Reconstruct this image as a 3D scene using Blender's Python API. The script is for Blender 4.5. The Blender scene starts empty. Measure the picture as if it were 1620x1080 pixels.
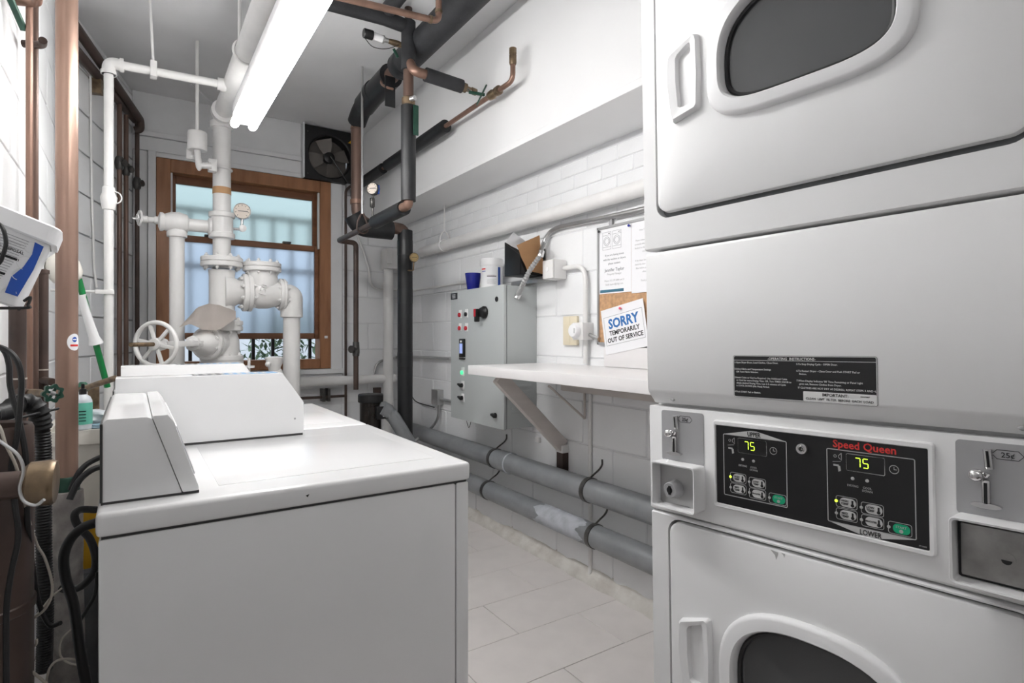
import bpy, bmesh, math, random
from mathutils import Vector as V, Matrix
random.seed(7)
C = bpy.context.scene.collection
S = bpy.context.scene
# ---------------------------------------------------------------- camera
YAW = math.atan(598/900); sa, ca = math.sin(YAW), math.cos(YAW); EYE = 1.21; HOR = 532
cam = bpy.data.cameras.new('camera'); co = bpy.data.objects.new('camera', cam); C.objects.link(co)
co.location = (0, 0, EYE); co.rotation_euler = (math.pi/2, 0, -YAW)
cam.sensor_width = 36; cam.lens = 20; cam.shift_y = (HOR-540)/1620; cam.clip_start = .02
S.camera = co
# ---------------------------------------------------------------- world, exposure
S.view_settings.view_transform = 'Standard'; S.view_settings.look = 'None'
S.view_settings.gamma = 1; S.view_settings.use_curve_mapping = False
S.view_settings.exposure = 1.0
W = bpy.data.worlds.new('sky'); S.world = W; W.use_nodes = True
bg = W.node_tree.nodes['Background']; bg.inputs[0].default_value = (.84, .92, 1, 1); bg.inputs[1].default_value = .85
TUBE_POWER = 22

# ---------------------------------------------------------------- pixel -> point on a plane of the room
WB = .26                                    # slope of the splayed rear part of the left wall
def P(px, py, X=None, Y=None, Z=None, B=None, t=None):
    l = (px-810)/900; w = (HOR-py)/900
    d = V((sa+l*ca, ca-l*sa, w))
    if X is not None: k = X/d.x
    elif Y is not None: k = Y/d.y
    elif Z is not None: k = (Z-EYE)/d.z
    elif B is not None:
        k = (-.01-WB*4.6+B*1.033)/(d.x-WB*d.y)
    else: k = t
    return V((0, 0, EYE))+d*k
def wbx(y, off=0): return -.01-WB*(4.6-y)+off*1.033

# ---------------------------------------------------------------- materials
def mat(name, col, rough=.5, metal=0, var=.05, scale=6, bump=0, bscale=40, coat=0, col2=None, stretch=None, emit=None, spec=.5):
    m = bpy.data.materials.new(name); m.use_nodes = True; nt = m.node_tree; N = nt.nodes; L = nt.links
    b = N['Principled BSDF']
    b.inputs['Roughness'].default_value = rough; b.inputs['Metallic'].default_value = metal
    b.inputs['Coat Weight'].default_value = coat; b.inputs['Specular IOR Level'].default_value = spec
    tc = N.new('ShaderNodeTexCoord'); mp = N.new('ShaderNodeMapping'); L.new(tc.outputs['Object'], mp.inputs[0])
    if stretch: mp.inputs['Scale'].default_value = stretch
    nz = N.new('ShaderNodeTexNoise'); nz.inputs['Scale'].default_value = scale; nz.inputs['Detail'].default_value = 6
    L.new(mp.outputs[0], nz.inputs[0])
    r = N.new('ShaderNodeValToRGB')
    c = V(col); c2 = V(col2) if col2 else c*(1-var*2)
    r.color_ramp.elements[0].color = (*c2, 1); r.color_ramp.elements[1].color = (*c, 1)
    r.color_ramp.elements[0].position = .3; r.color_ramp.elements[1].position = .62
    L.new(nz.outputs[0], r.inputs[0]); L.new(r.outputs[0], b.inputs['Base Color'])
    if bump:
        n2 = N.new('ShaderNodeTexNoise'); n2.inputs['Scale'].default_value = bscale; n2.inputs['Detail'].default_value = 4
        L.new(mp.outputs[0], n2.inputs[0])
        bp = N.new('ShaderNodeBump'); bp.inputs['Strength'].default_value = bump; bp.inputs['Distance'].default_value = .004
        L.new(n2.outputs[0], bp.inputs['Height']); L.new(bp.outputs[0], b.inputs['Normal'])
    if emit:
        b.inputs['Emission Color'].default_value = (*emit[0], 1); b.inputs['Emission Strength'].default_value = emit[1]
    return m
M = {}
M['wall'] = mat('wall_paint', (.86, .865, .875), .55, var=.025, scale=2.5, bump=.35, bscale=55)
M['mortar'] = mat('painted_mortar', (.78, .785, .80), .7, var=.03)
M['ceil'] = mat('ceiling_paint', (.80, .80, .81), .7, var=.03, scale=3, bump=.2, bscale=30)
M['soffit'] = mat('soffit_paint', (.88, .88, .885), .5, var=.015, scale=2, bump=.15, bscale=25)
M['trimw'] = mat('trim_paint', (.83, .835, .845), .45, var=.03)
M['tile'] = mat('floor_tile', (.75, .71, .69), .38, var=.03, scale=9, bump=.12, bscale=70)
M['grout'] = mat('floor_joint', (.12, .10, .09), .8)
M['enamel'] = mat('white_enamel', (.86, .86, .865), .22, var=.008, scale=1.5, coat=.3)
M['dryer'] = mat('dryer_enamel', (.87, .87, .875), .30, var=.01, scale=1.5, coat=.15)
M['plasticw'] = mat('white_plastic', (.86, .86, .87), .35, var=.01)
M['pipew'] = mat('white_pipe_paint', (.80, .79, .78), .32, var=.035, scale=9, bump=.25, bscale=45)
M['copper'] = mat('aged_copper', (.17, .105, .082), .42, .35, scale=10, col2=(.11, .072, .058), stretch=(1, 1, .25))
M['copperb'] = mat('bright_copper', (.30, .18, .135), .38, .5, scale=14, col2=(.19, .115, .085), stretch=(1, 1, .3))
M['bigcopper'] = mat('soil_stack_copper', (.37, .24, .185), .35, .5, scale=5, col2=(.25, .16, .125), stretch=(1, 1, .35), bump=.1)
M['brown'] = mat('brown_pipe', (.085, .055, .045), .45, .2, scale=8, col2=(.045, .03, .026))
M['brass'] = mat('aged_brass', (.25, .18, .11), .38, .6, scale=25, col2=(.11, .075, .05), bump=.2)
M['insul'] = mat('foam_insulation', (.030, .031, .035), .62, var=.2, scale=14, bump=.3, bscale=120)
M['insuld'] = mat('dark_insulation', (.014, .015, .017), .5, var=.2, scale=12, bump=.2, bscale=90)
M['tape'] = mat('black_tape', (.015, .016, .018), .35, var=.1)
M['galv'] = mat('grey_drain_paint', (.27, .28, .29), .42, .15, scale=7, col2=(.20, .21, .22), bump=.2)
M['patch'] = mat('chalky_patch', (.47, .49, .53), .8, var=.12, scale=20, bump=.4)
M['steel'] = mat('steel', (.55, .55, .55), .3, .9, var=.1)
M['dsteel'] = mat('dark_steel', (.13, .125, .12), .4, .8, var=.2, scale=20)
M['chrome'] = mat('chrome', (.75, .74, .74), .12, 1, var=.02)
M['plate'] = mat('silver_plate', (.42, .42, .43), .45, .3, var=.02)
M['cashbox'] = mat('scratched_steel', (.38, .37, .36), .4, .8, var=.15, scale=30, bump=.2)
M['black'] = mat('black_plastic', (.008, .008, .009), .35, var=.1)
M['rubber'] = mat('black_rubber', (.01, .01, .011), .5, var=.1)
M['blackprint'] = mat('black_print', (.008, .008, .009), .3, var=.05)
M['greyprint'] = mat('grey_print', (.45, .45, .45), .5, var=.01)
M['whiteprint'] = mat('white_print', (.75, .75, .75), .5, var=.01)
M['btn'] = mat('silver_button', (.58, .58, .58), .4, var=.01)
M['red'] = mat('red_print', (.75, .04, .035), .4, var=.02)
M['redp'] = mat('red_plastic', (.55, .02, .035), .25, var=.05)
M['bluep'] = mat('blue_plastic', (.012, .02, .30), .25, var=.1)
M['blueprint'] = mat('blue_print', (.02, .09, .45), .4, var=.05)
M['signblue'] = mat('sign_blue', (.03, .16, .45), .5, var=.02)
M['stickerblue'] = mat('sticker_blue', (.16, .30, .48), .5, var=.1, scale=60)
M['teal'] = mat('teal_print', (.05, .17, .25), .5, var=.02)
M['greenb'] = mat('green_button', (.0, .42, .20), .4, var=.05)
M['greenl'] = mat('green_light', (.02, .6, .2), .3, emit=((.1, .9, .35), .5))
M['led'] = mat('display_digits', (.6, .8, .05), .4, emit=((.62, 1, .06), .8))
M['lcd'] = mat('lcd_screen', (.25, .32, .6), .3, emit=((.30, .38, .72), .35))
M['cab'] = mat('grey_cabinet_paint', (.45, .475, .475), .38, var=.015, scale=3)
M['cabd'] = mat('cabinet_gasket', (.05, .05, .05), .6)
M['wood'] = mat('stained_wood', (.38, .175, .08), .4, scale=5, col2=(.25, .105, .045), stretch=(4, 4, .6), bump=.1)
M['wooddk'] = mat('stained_wood_sash', (.27, .115, .052), .4, scale=5, col2=(.17, .07, .033), stretch=(.6, 4, 4))
M['lam'] = mat('laminate_top', (.82, .80, .80), .3, var=.01)
M['lumber'] = mat('painted_lumber', (.64, .59, .56), .5, var=.04, stretch=(1, 1, 5))
M['cork'] = mat('cork', (.62, .37, .20), .8, scale=60, var=.15, bump=.3, bscale=200)
M['paper'] = mat('paper', (.86, .86, .88), .7, var=.01)
M['kraft'] = mat('kraft_paper', (.58, .34, .17), .7, var=.06, bump=.3, bscale=20)
M['ivory'] = mat('ivory_plastic', (.78, .70, .53), .4, var=.02)
M['cream'] = mat('cream_plastic', (.76, .73, .67), .4, var=.02)
M['green'] = mat('green_paint', (.015, .10, .055), .35, var=.1)
M['greenh'] = mat('green_handle', (.005, .20, .05), .3, var=.05)
M['valveg'] = mat('green_valve_paint', (.02, .075, .05), .35, .2, var=.15, scale=40)
M['yellow'] = mat('yellow_plastic', (.68, .38, .02), .4, var=.05)
M['beige'] = mat('beige_cable', (.52, .48, .42), .45, var=.03)
M['concrete'] = mat('rough_concrete', (.44, .41, .39), .9, var=.2, scale=20, bump=.8, bscale=60)
M['curb'] = mat('rough_curb_paint', (.66, .64, .60), .8, scale=12, col2=(.50, .47, .43), bump=.6, bscale=50)
M['flex'] = mat('ribbed_steel', (.42, .42, .42), .55, .35, var=.1)
M['pump'] = mat('black_pump_enamel', (.02, .016, .014), .25, .1, var=.2)
M['cloth'] = mat('canvas_cover', (.70, .64, .60), .85, var=.05, bump=.3, bscale=200)
M['soap'] = mat('green_label', (.15, .55, .42), .4, var=.05)
M['bag'] = mat('plastic_bag', (.62, .66, .70), .3, var=.06, scale=20)
M['bagb'] = mat('blue_plastic_bag', (.30, .45, .55), .3, var=.1, scale=20)
M['pinkpin'] = mat('pink_plastic', (.8, .12, .2), .3)
M['tubefill'] = mat('fill_lamp_tube', (.9, .9, .9), .3, emit=((1, .97, .93), TUBE_POWER*.22))  # glow of the added fill light behind the camera
M['tubeglow'] = mat('lamp_tube', (.9, .9, .9), .3, emit=((1, .99, .97), TUBE_POWER))
M['leafy'] = mat('leaf', (.22, .33, .20), .6, var=.3, scale=9)
M['earth'] = mat('ground', (.30, .31, .34), .9, var=.2)
M['bluewall'] = mat('neighbour_wall', (.84, .87, .90), .8, var=.05, scale=1)
M['dark'] = mat('dark_interior', (.03, .03, .032), .6)
M['fanm'] = mat('fan_blade_metal', (.20, .18, .165), .5, .3, var=.1)
M['face'] = mat('gauge_face', (.75, .66, .58), .5, var=.03)
M['goldface'] = mat('amber_gauge_face', (.42, .30, .13), .4, var=.1)
def glassmat(name, col, rough, alpha, trans):
    m = mat(name, col, rough, var=.01); b = m.node_tree.nodes['Principled BSDF']
    b.inputs['Transmission Weight'].default_value = trans; b.inputs['Alpha'].default_value = alpha; b.inputs['IOR'].default_value = 1.45
    return m
M['frostg'] = glassmat('frosted_green_glass', (.72, .86, .82), .42, 1, .95)
M['frostb'] = glassmat('frosted_blue_glass', (.75, .85, .97), .38, 1, .95)
M['smoke'] = glassmat('smoked_door_glass', (.085, .088, .092), .08, .75, 0)
M['smoke'].node_tree.nodes['Principled BSDF'].inputs['Specular IOR Level'].default_value = 1.0
M['drum'] = mat('galvanised_drum', (.33, .34, .36), .4, .6, var=.08)

# ---------------------------------------------------------------- mesh builder
def frame(d):
    d = d.normalized(); u = V((0, 0, 1)) if abs(d.z) < .9 else V((1, 0, 0))
    a = d.cross(u).normalized(); return a, a.cross(d).normalized()
class MB:
    def __init__(s): s.bm = bmesh.new()
    def _add(s, pts, faces):
        v = [s.bm.verts.new(p) for p in pts]
        for f in faces:
            try: s.bm.faces.new([v[i] for i in f])
            except ValueError: pass
        return s
    def box(s, x0, x1, y0, y1, z0, z1, bev=0, seg=2):
        if x0 > x1: x0, x1 = x1, x0
        if y0 > y1: y0, y1 = y1, y0
        if z0 > z1: z0, z1 = z1, z0
        t = bmesh.new()
        v = [t.verts.new((x, y, z)) for x in (x0, x1) for y in (y0, y1) for z in (z0, z1)]
        for f in ((0,1,3,2),(4,6,7,5),(0,4,5,1),(2,3,7,6),(0,2,6,4),(1,5,7,3)): t.faces.new([v[i] for i in f])
        if bev: bmesh.ops.bevel(t, geom=t.edges[:], offset=bev, segments=seg, affect='EDGES', profile=.6)
        return s._merge(t)
    def _merge(s, t, mtx=None):
        if mtx: t.transform(mtx)
        mp = {v: s.bm.verts.new(v.co) for v in t.verts}
        for f in t.faces:
            try: s.bm.faces.new([mp[v] for v in f.verts])
            except ValueError: pass
        t.free(); return s
    def obox(s, c, ax, ay, az, hx, hy, hz, bev=0):      # oriented box
        t = MB().box(-hx, hx, -hy, hy, -hz, hz, bev).bm
        m = Matrix((ax, ay, az)).transposed().to_4x4(); m.translation = c
        return s._merge(t, m)
    def tube(s, pts, r, n=12, cap=True, radii=None):
        pts = [V(p) for p in pts]; q = [pts[0]]
        for p in pts[1:]:
            if (p-q[-1]).length > 1e-5: q.append(p)
        if radii is None or len(radii) != len(q): radii = [r]*len(q)
        pts = q; rings = []
        d = (pts[1]-pts[0]).normalized(); a, b = frame(d)
        for i, p in enumerate(pts):
            dn = (pts[min(i+1, len(pts)-1)]-pts[max(i-1, 0)]).normalized()
            a = (a-dn*a.dot(dn)).normalized(); b = dn.cross(a)
            rings.append([s.bm.verts.new(p+(a*math.cos(2*math.pi*k/n)+b*math.sin(2*math.pi*k/n))*radii[i]) for k in range(n)])
        for i in range(len(rings)-1):
            for k in range(n):
                s.bm.faces.new((rings[i][k], rings[i][(k+1) % n], rings[i+1][(k+1) % n], rings[i+1][k]))
        if cap:
            s.bm.faces.new(rings[0][::-1]); s.bm.faces.new(rings[-1])
        return s
    def cyl(s, p0, p1, r, r2=None, n=20):
        return s.tube([p0, p1], r, n, radii=[r, r if r2 is None else r2])
    def lathe(s, o, ax, prof, n=28):                     # prof: (height, radius)
        o = V(o); ax = V(ax).normalized(); a, b = frame(ax); rings = []
        for h, r in prof:
            r = max(r, 1e-4)
            rings.append([s.bm.verts.new(o+ax*h+(a*math.cos(2*math.pi*k/n)+b*math.sin(2*math.pi*k/n))*r) for k in range(n)])
        for i in range(len(rings)-1):
            for k in range(n):
                s.bm.faces.new((rings[i][k], rings[i][(k+1) % n], rings[i+1][(k+1) % n], rings[i+1][k]))
        s.bm.faces.new(rings[0][::-1]); s.bm.faces.new(rings[-1]); return s
    def sphere(s, c, r, n=16):
        return s.lathe(V(c)-V((0, 0, r)), (0, 0, 1), [(r-r*math.cos(math.pi*k/10), r*math.sin(math.pi*k/10)) for k in range(11)], n)
    def torus(s, c, ax, R, r, n=32, m=10, a0=0, a1=360):
        c = V(c); a, b = frame(V(ax)); full = a1-a0 >= 360
        cnt = n if full else n+1
        pts = [c+(a*math.cos(math.radians(a0+(a1-a0)*k/n))+b*math.sin(math.radians(a0+(a1-a0)*k/n)))*R for k in range(cnt)]
        if not full: return s.tube(pts, r, m)
        rings = []; axn = V(ax).normalized()
        for p in pts:
            o = (p-c).normalized()
            rings.append([s.bm.verts.new(p+(o*math.cos(2*math.pi*k/m)+axn*math.sin(2*math.pi*k/m))*r) for k in range(m)])
        for i in range(n):
            for k in range(m):
                s.bm.faces.new((rings[i][k], rings[(i+1) % n][k], rings[(i+1) % n][(k+1) % m], rings[i][(k+1) % m]))
        return s
    def loft(s, loops, cap0=True, cap1=True):
        rings = [[s.bm.verts.new(p) for p in lp] for lp in loops]; n = len(rings[0])
        for i in range(len(rings)-1):
            for k in range(n):
                s.bm.faces.new((rings[i][k], rings[i][(k+1) % n], rings[i+1][(k+1) % n], rings[i+1][k]))
        if cap0: s.bm.faces.new(rings[0][::-1])
        if cap1: s.bm.faces.new(rings[-1])
        return s
    def prism(s, poly, ext, bev=0):
        ext = V(ext); t = bmesh.new()
        A = [t.verts.new(V(p)) for p in poly]; B = [t.verts.new(V(p)+ext) for p in poly]; n = len(poly)
        t.faces.new(A[::-1]); t.faces.new(B)
        for k in range(n): t.faces.new((A[k], A[(k+1) % n], B[(k+1) % n], B[k]))
        if bev: bmesh.ops.bevel(t, geom=t.edges[:], offset=bev, segments=2, affect='EDGES', profile=.6)
        return s._merge(t)
    def ringprism(s, outer, inner, ext):                 # frame with a hole
        e = V(ext); o = [V(p) for p in outer]; i = [V(p) for p in inner]
        rings = [o, [p+e for p in o], [p+e for p in i], i]
        rv = [[s.bm.verts.new(p) for p in r] for r in rings]; n = len(o)
        for j in range(4):
            for k in range(n):
                s.bm.faces.new((rv[j][k], rv[j][(k+1) % n], rv[(j+1) % 4][(k+1) % n], rv[(j+1) % 4][k]))
        return s
    def mesh(s, name, m, ang=38):
        bmesh.ops.recalc_face_normals(s.bm, faces=s.bm.faces[:])
        me = bpy.data.meshes.new(name); s.bm.to_mesh(me); s.bm.free()
        for p in me.polygons: p.use_smooth = True
        me.set_sharp_from_angle(angle=math.radians(ang))
        me.materials.append(M[m] if isinstance(m, str) else m); return me
    def part(s, name, m, parent, label=None, local=False, kind=None, ang=38):
        o = bpy.data.objects.new(name, s.mesh(name, m, ang)); C.objects.link(o); o.parent = parent
        if not local: o.matrix_parent_inverse = wm(parent).inverted()
        if label: o['label'] = label
        if kind: o['kind'] = kind
        return o
    def thing(s, name, m, label, cat, group=None, ang=38):
        me = s.mesh(name, m, ang); vs = [v.co for v in me.vertices]
        c = V(((min(v.x for v in vs)+max(v.x for v in vs))/2, (min(v.y for v in vs)+max(v.y for v in vs))/2, min(v.z for v in vs)))
        me.transform(Matrix.Translation(-c)); o = bpy.data.objects.new(name, me); C.objects.link(o); o.location = c
        o['label'] = label; o['category'] = cat
        if group: o['group'] = group
        return o
    def struct(s, name, m, parent=None):
        o = bpy.data.objects.new(name, s.mesh(name, m)); C.objects.link(o); o.parent = parent
        if not parent: o['kind'] = 'structure'
        return o
def wm(o):
    m = Matrix.LocRotScale(o.location, o.rotation_euler, o.scale) if not o.get('_m') else Matrix([o['_m'][i*4:i*4+4] for i in range(4)])
    if o.parent is None: return m
    return wm(o.parent) @ o.matrix_parent_inverse @ m
def thing(name, label, cat, loc=(0, 0, 0), group=None):
    o = bpy.data.objects.new(name, None); C.objects.link(o); o.location = loc; o.empty_display_size = .05
    o['label'] = label; o['category'] = cat
    if group: o['group'] = group
    return o
def share(name, me, parent, loc=None, local=False, kind=None):
    o = bpy.data.objects.new(name, me); C.objects.link(o); o.parent = parent
    if not local and parent: o.matrix_parent_inverse = wm(parent).inverted()
    if loc is not None: o.location = loc
    return o
def fil(pts, r, n=6):                                     # round the corners of a polyline
    pts = [V(p) for p in pts]; out = [pts[0]]
    for i in range(1, len(pts)-1):
        a, b, c = pts[i-1], pts[i], pts[i+1]
        u = (a-b); w = (c-b); k = min(r, u.length*.49, w.length*.49)
        p0 = b+u.normalized()*k; p1 = b+w.normalized()*k
        for j in range(n+1):
            t = j/n; out.append(p0*(1-t)**2+b*2*t*(1-t)+p1*t*t)
    out.append(pts[-1]); return out
def smooth(pts, n=6):                                     # Catmull-Rom
    pts = [V(p) for p in pts]; q = [pts[0]*2-pts[1]]+pts+[pts[-1]*2-pts[-2]]; out = []
    for i in range(1, len(q)-2):
        a, b, c, d = q[i-1:i+3]
        for j in range(n):
            t = j/n; out.append(.5*((2*b)+(c-a)*t+(2*a-5*b+4*c-d)*t*t+(3*b-a-3*c+d)*t**3))
    out.append(pts[-1]); return out
def corr(pts, r, n=14, pitch=.006, k_=.86):
    sm = smooth(pts, 10); L = [0]
    for i in range(1, len(sm)): L.append(L[-1]+(sm[i]-sm[i-1]).length)
    out = []; m = int(L[-1]/(pitch/2)); j = 0
    for i in range(m):
        s_ = L[-1]*i/m
        while j < len(L)-2 and L[j+1] < s_: j += 1
        out.append(sm[j].lerp(sm[j+1], (s_-L[j])/max(1e-6, L[j+1]-L[j])))
    return MB().tube(out, r, n, radii=[r if i % 2 else r*k_ for i in range(len(out))])
def text(body, size, o, xd, yd, m, parent, name='lettering', bold=0, align='LEFT', local=False, sx=1, lines=1, ext=.0002, label=None):
    cu = bpy.data.curves.new(name, 'FONT'); cu.body = body; cu.size = size; cu.extrude = ext; cu.offset = bold*size
    cu.align_x = align; cu.space_line = lines; cu.resolution_u = 2
    ob = bpy.data.objects.new('t', cu); C.objects.link(ob)
    dg = bpy.context.evaluated_depsgraph_get(); dg.update()
    me = bpy.data.meshes.new_from_object(ob.evaluated_get(dg)); bpy.data.objects.remove(ob); bpy.data.curves.remove(cu)
    xd = V(xd).normalized(); yd = V(yd).normalized(); z = xd.cross(yd)
    mt = Matrix((xd*sx, yd, z)).transposed().to_4x4(); mt.translation = V(o); me.transform(mt)
    me.materials.clear(); me.materials.append(M[m]); me.name = name
    r = share(name, me, parent, local=local)
    if label: r['label'] = label
    return r
def copy_tree(o, parent=None):
    c = o.copy(); C.objects.link(c); c.parent = parent
    if parent: c.matrix_parent_inverse = o.matrix_parent_inverse.copy()
    for ch in list(o.children): copy_tree(ch, c)
    return c
X, Y, Z = V((1, 0, 0)), V((0, 1, 0)), V((0, 0, 1))

# ================================================================ SETTING
CE = 2.86; WR = 1.89; WL = -.31; WBk = 4.6; FR = -1.9
YB = 4.6-(.30)/WB                                       # where the splay starts
zl = [.023+.2157*k for k in range(14)]
MB().box(WL-.1, WR+.1, FR-.1, WBk+.1, -.06, -.003).struct('floor', 'grout')
floor = bpy.data.objects['floor']
rows = [1.627+.288*k for k in range(-6, 11)]
tm = {}
for k, y in enumerate(rows):
    off = 1.307 if (k % 2) else 1.617
    x = off-.62*4
    while x < WR:
        x0, x1 = max(x, WL), min(x+.62, WR)
        y0, y1 = y, min(y+.288, WBk)
        if x1-x0 > .03 and y1-y0 > .02:
            # skip the corner outside the splayed wall
            key = (round(x1-x0, 3), round(y1-y0, 3))
            if key not in tm:
                w, h = key; tm[key] = MB().box(-w/2+.0012, w/2-.0012, -h/2+.0012, h/2-.0012, -.006, 0, .0010, 1).mesh('tile', 'tile')
            share('tile', tm[key], floor, ((x0+x1)/2, (y0+y1)/2, random.uniform(-.0003, .0003)), local=True)
        x += .62
MB().box(WL-.1, WR+.1, FR-.1, WBk+.1, CE, CE+.08).struct('ceiling', 'ceil')
MB().box(WL-.1, WR+.1, FR-.1, FR, 0, CE).struct('wall_front', 'wall')

def blocks(wall, o, d, nrm, L0, L1, z0s, length=.431, hi=None, name='block', h=.2157, gap=.0035, proud=.004, holes=(), shift=0, m='wall'):
    cache = {}
    for k, z in enumerate(z0s):
        s = L0-length*((k+shift) % 2)*.5
        while s < L1:
            a, b = max(s, L0), min(s+length, L1); s += length
            if b-a < .03: continue
            zz0, zz1 = z, min(z+h, hi or 99)
            if zz1-zz0 < .03: continue
            if any(a < q[1] and b > q[0] and zz0 < q[3] and zz1 > q[2] for q in holes): continue
            key = (round(b-a, 3), round(zz1-zz0, 3))
            if key not in cache:
                w, hh = key
                mb = MB().box(-w/2+gap, w/2-gap, -.004, proud, -hh/2+gap, hh/2-gap, .003, 1)
                me = mb.mesh(name, m)
                rot = Matrix((V(d), V(nrm), Z)).transposed().to_4x4(); me.transform(rot); cache[key] = me
            p = V(o)+V(d)*((a+b)/2)+V(nrm)*random.uniform(-.0008, .0012); p.z = (zz0+zz1)/2
            ob = share(name, cache[key], wall, p, local=True)
# right wall (runs along Y)
wr = MB().box(WR, WR+.1, FR-.1, WBk+.1, 0, CE).struct('wall_right', 'mortar')
blocks(wr, (WR, 0, 0), Y, -X, .9, WBk, [z for z in zl if z < 1.7], hi=1.87, shift=1)
blocks(wr, (WR, 0, 0), Y, -X, .9, WBk, [1.752+.1], hi=1.868, length=.431)
bz = [1.751+.0719*k for k in range(6)]
blocks(wr, (WR, 0, 0), Y, -X, .9, WBk, bz, length=.21, h=.0719, hi=2.139, name='brick', gap=.0025, proud=.003)
# left wall: straight part, then splayed part
lw = MB().box(WL-.1, WL, FR-.1, YB, 0, CE)
lw.prism([(WL, YB, 0), (-.01, WBk+.1, 0), (-.11, WBk+.1, 0), (WL-.1, YB, 0)], (0, 0, CE))
lw = lw.struct('wall_left', 'mortar')
zleft = [.023+.2157*k for k in range(14)]
blocks(lw, (WL, 0, 0), Y, X, .5, YB, zleft, hi=CE)
dB = V((WB, 1, 0)).normalized(); nB = V((1, -WB, 0)).normalized(); LB = (V((-.01, 4.6, 0))-V((WL, YB, 0))).length
blocks(lw, (WL, YB, 0), dB, nB, 0, LB-.004, zleft, hi=CE)
# back wall with openings for the window and the fan
wx0, wx1, wz0, wz1 = .126, 1.306, .957, 2.434
fx0, fx1, fz0, fz1 = 1.087, 1.500, 2.436, 2.852
T = WBk
bw = MB()
for a in ((-.4, wx0+.02, 0, CE), (wx0+.02, wx1-.02, 0, wz0+.02), (wx0+.02, 1.12, wz1-.02, CE), (1.47, 2.0, 0, CE), (wx1-.02, 1.47, 0, 2.47), (1.12, 1.47, 2.82, CE), (1.12, wx1-.02, wz1-.02, 2.47)):
    bw.box(a[0], a[1], T, T+.16, a[2], a[3])
bw = bw.struct('wall_back', 'mortar')
blocks(bw, (0, T, 0), X, -Y, 1.402, WR, zl, hi=CE, holes=[(1.40, 1.5, 2.4, 2.9)])
blocks(bw, (0, T, 0), X, -Y, .35, 1.402, [z for z in zl if z < .6], hi=.79)
# soffit and curb
so = MB().box(1.573, WR+.01, FR, WBk, 2.14, CE).struct('ceiling_soffit', 'soffit')
MB().box(1.565, 1.575, FR, WBk, 2.14, 2.172, .002, 1).struct('trim_1', 'soffit')
mb = MB(); n = 60; prof = [(0, 0), (.045, 0), (.042, .012), (.012, .042), (0, .07)]
loops = []
for i in range(n+1):
    y = .9+(WBk-.9)*i/n; j = random.uniform(.85, 1.15)
    loops.append([(WR-p[0]*j, y, p[1]*j-.001) for p in prof])
mb.loft(loops).struct('baseboard_right', 'curb')
# painted boards over and beside the window
i_ = 2
def trim(a):
    global i_
    MB().box(*a, .002, 1).struct('trim_%d' % i_, 'trimw'); i_ += 1
trim((-.01, 1.08, T-.022, T+.002, 2.600, CE)); trim((-.01, 1.08, T-.040, T+.002, 2.566, 2.598))
trim((-.01, 1.08, T-.022, T+.002, 2.470, 2.564)); trim((-.005, .075, T-.02, T+.002, 0, 2.468))
trim((.078, .124, T-.045, T+.002, .92, 2.468)); trim((.124, 1.082, T-.03, T+.002, 2.436, 2.468))
trim((1.308, 1.398, T-.022, T+.002, .93, 2.434)); trim((1.082, 1.094-.012+.012, T-.075, T+.002, 2.436, CE))
trim((.078, 1.398, T-.05, T+.002, .915, .953)); trim((.078, 1.398, T-.022, T+.002, .80, .913))

# ---------------------------------------------------------------- window
w = MB(); fw = .085
w.box(wx0, wx0+fw, T-.03, T+.12, wz0, wz1, .003, 1); w.box(wx1-fw, wx1, T-.03, T+.12, wz0, wz1, .003, 1)
w.box(wx0+fw, wx1-fw, T-.03, T+.12, wz1-.09, wz1, .003, 1); w.box(wx0+fw, wx1-fw, T-.03, T+.12, wz0, wz0+.075, .003, 1)
w = w.struct('window_1', 'wood')
def wpart(mb, name, m, label=None): return mb.part(name, m, w, label)
ix0, ix1 = wx0+fw, wx1-fw
def sash(z0, z1, y, bot, top, st, gm, nm):
    s_ = MB().box(ix0, ix0+st, y, y+.035, z0, z1, .003, 1).box(ix1-st, ix1, y, y+.035, z0, z1, .003, 1)
    s_.box(ix0+st, ix1-st, y, y+.035, z0, z0+bot, .003, 1).box(ix0+st, ix1-st, y, y+.035, z1-top, z1, .003, 1)
    o = wpart(s_, 'sash', 'wooddk', nm)
    g = MB().box(ix0+st-.004, ix1-st+.004, y+.014, y+.019, z0+bot-.004, z1-top+.004).part('pane', gm, o)
    return o
zm = 1.895
us = sash(zm-.01, wz1-.088, T+.06, .04, .055, .035, 'frostg', 'upper window sash with greenish frosted pane')
ls = sash(1.19, zm+.03, T+.015, .045, .045, .03, 'frostb', 'raised lower window sash with bluish frosted pane')
for x in (.45, .98): MB().box(x-.03, x+.03, T-.002, T+.03, zm+.03, zm+.045, .003).part('sash_lock', 'dsteel', ls)
MB().box(ix0, ix0+.012, T-.012, T+.012, 1.9, wz1-.09).box(ix1-.012, ix1, T-.012, T+.012, 1.9, wz1-.09).part('stop_bead', 'trimw', w)
MB().box(1.255, 1.28, T-.034, T-.029, 1.195, 1.215, .002).part('tag', 'whiteprint', w)
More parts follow.
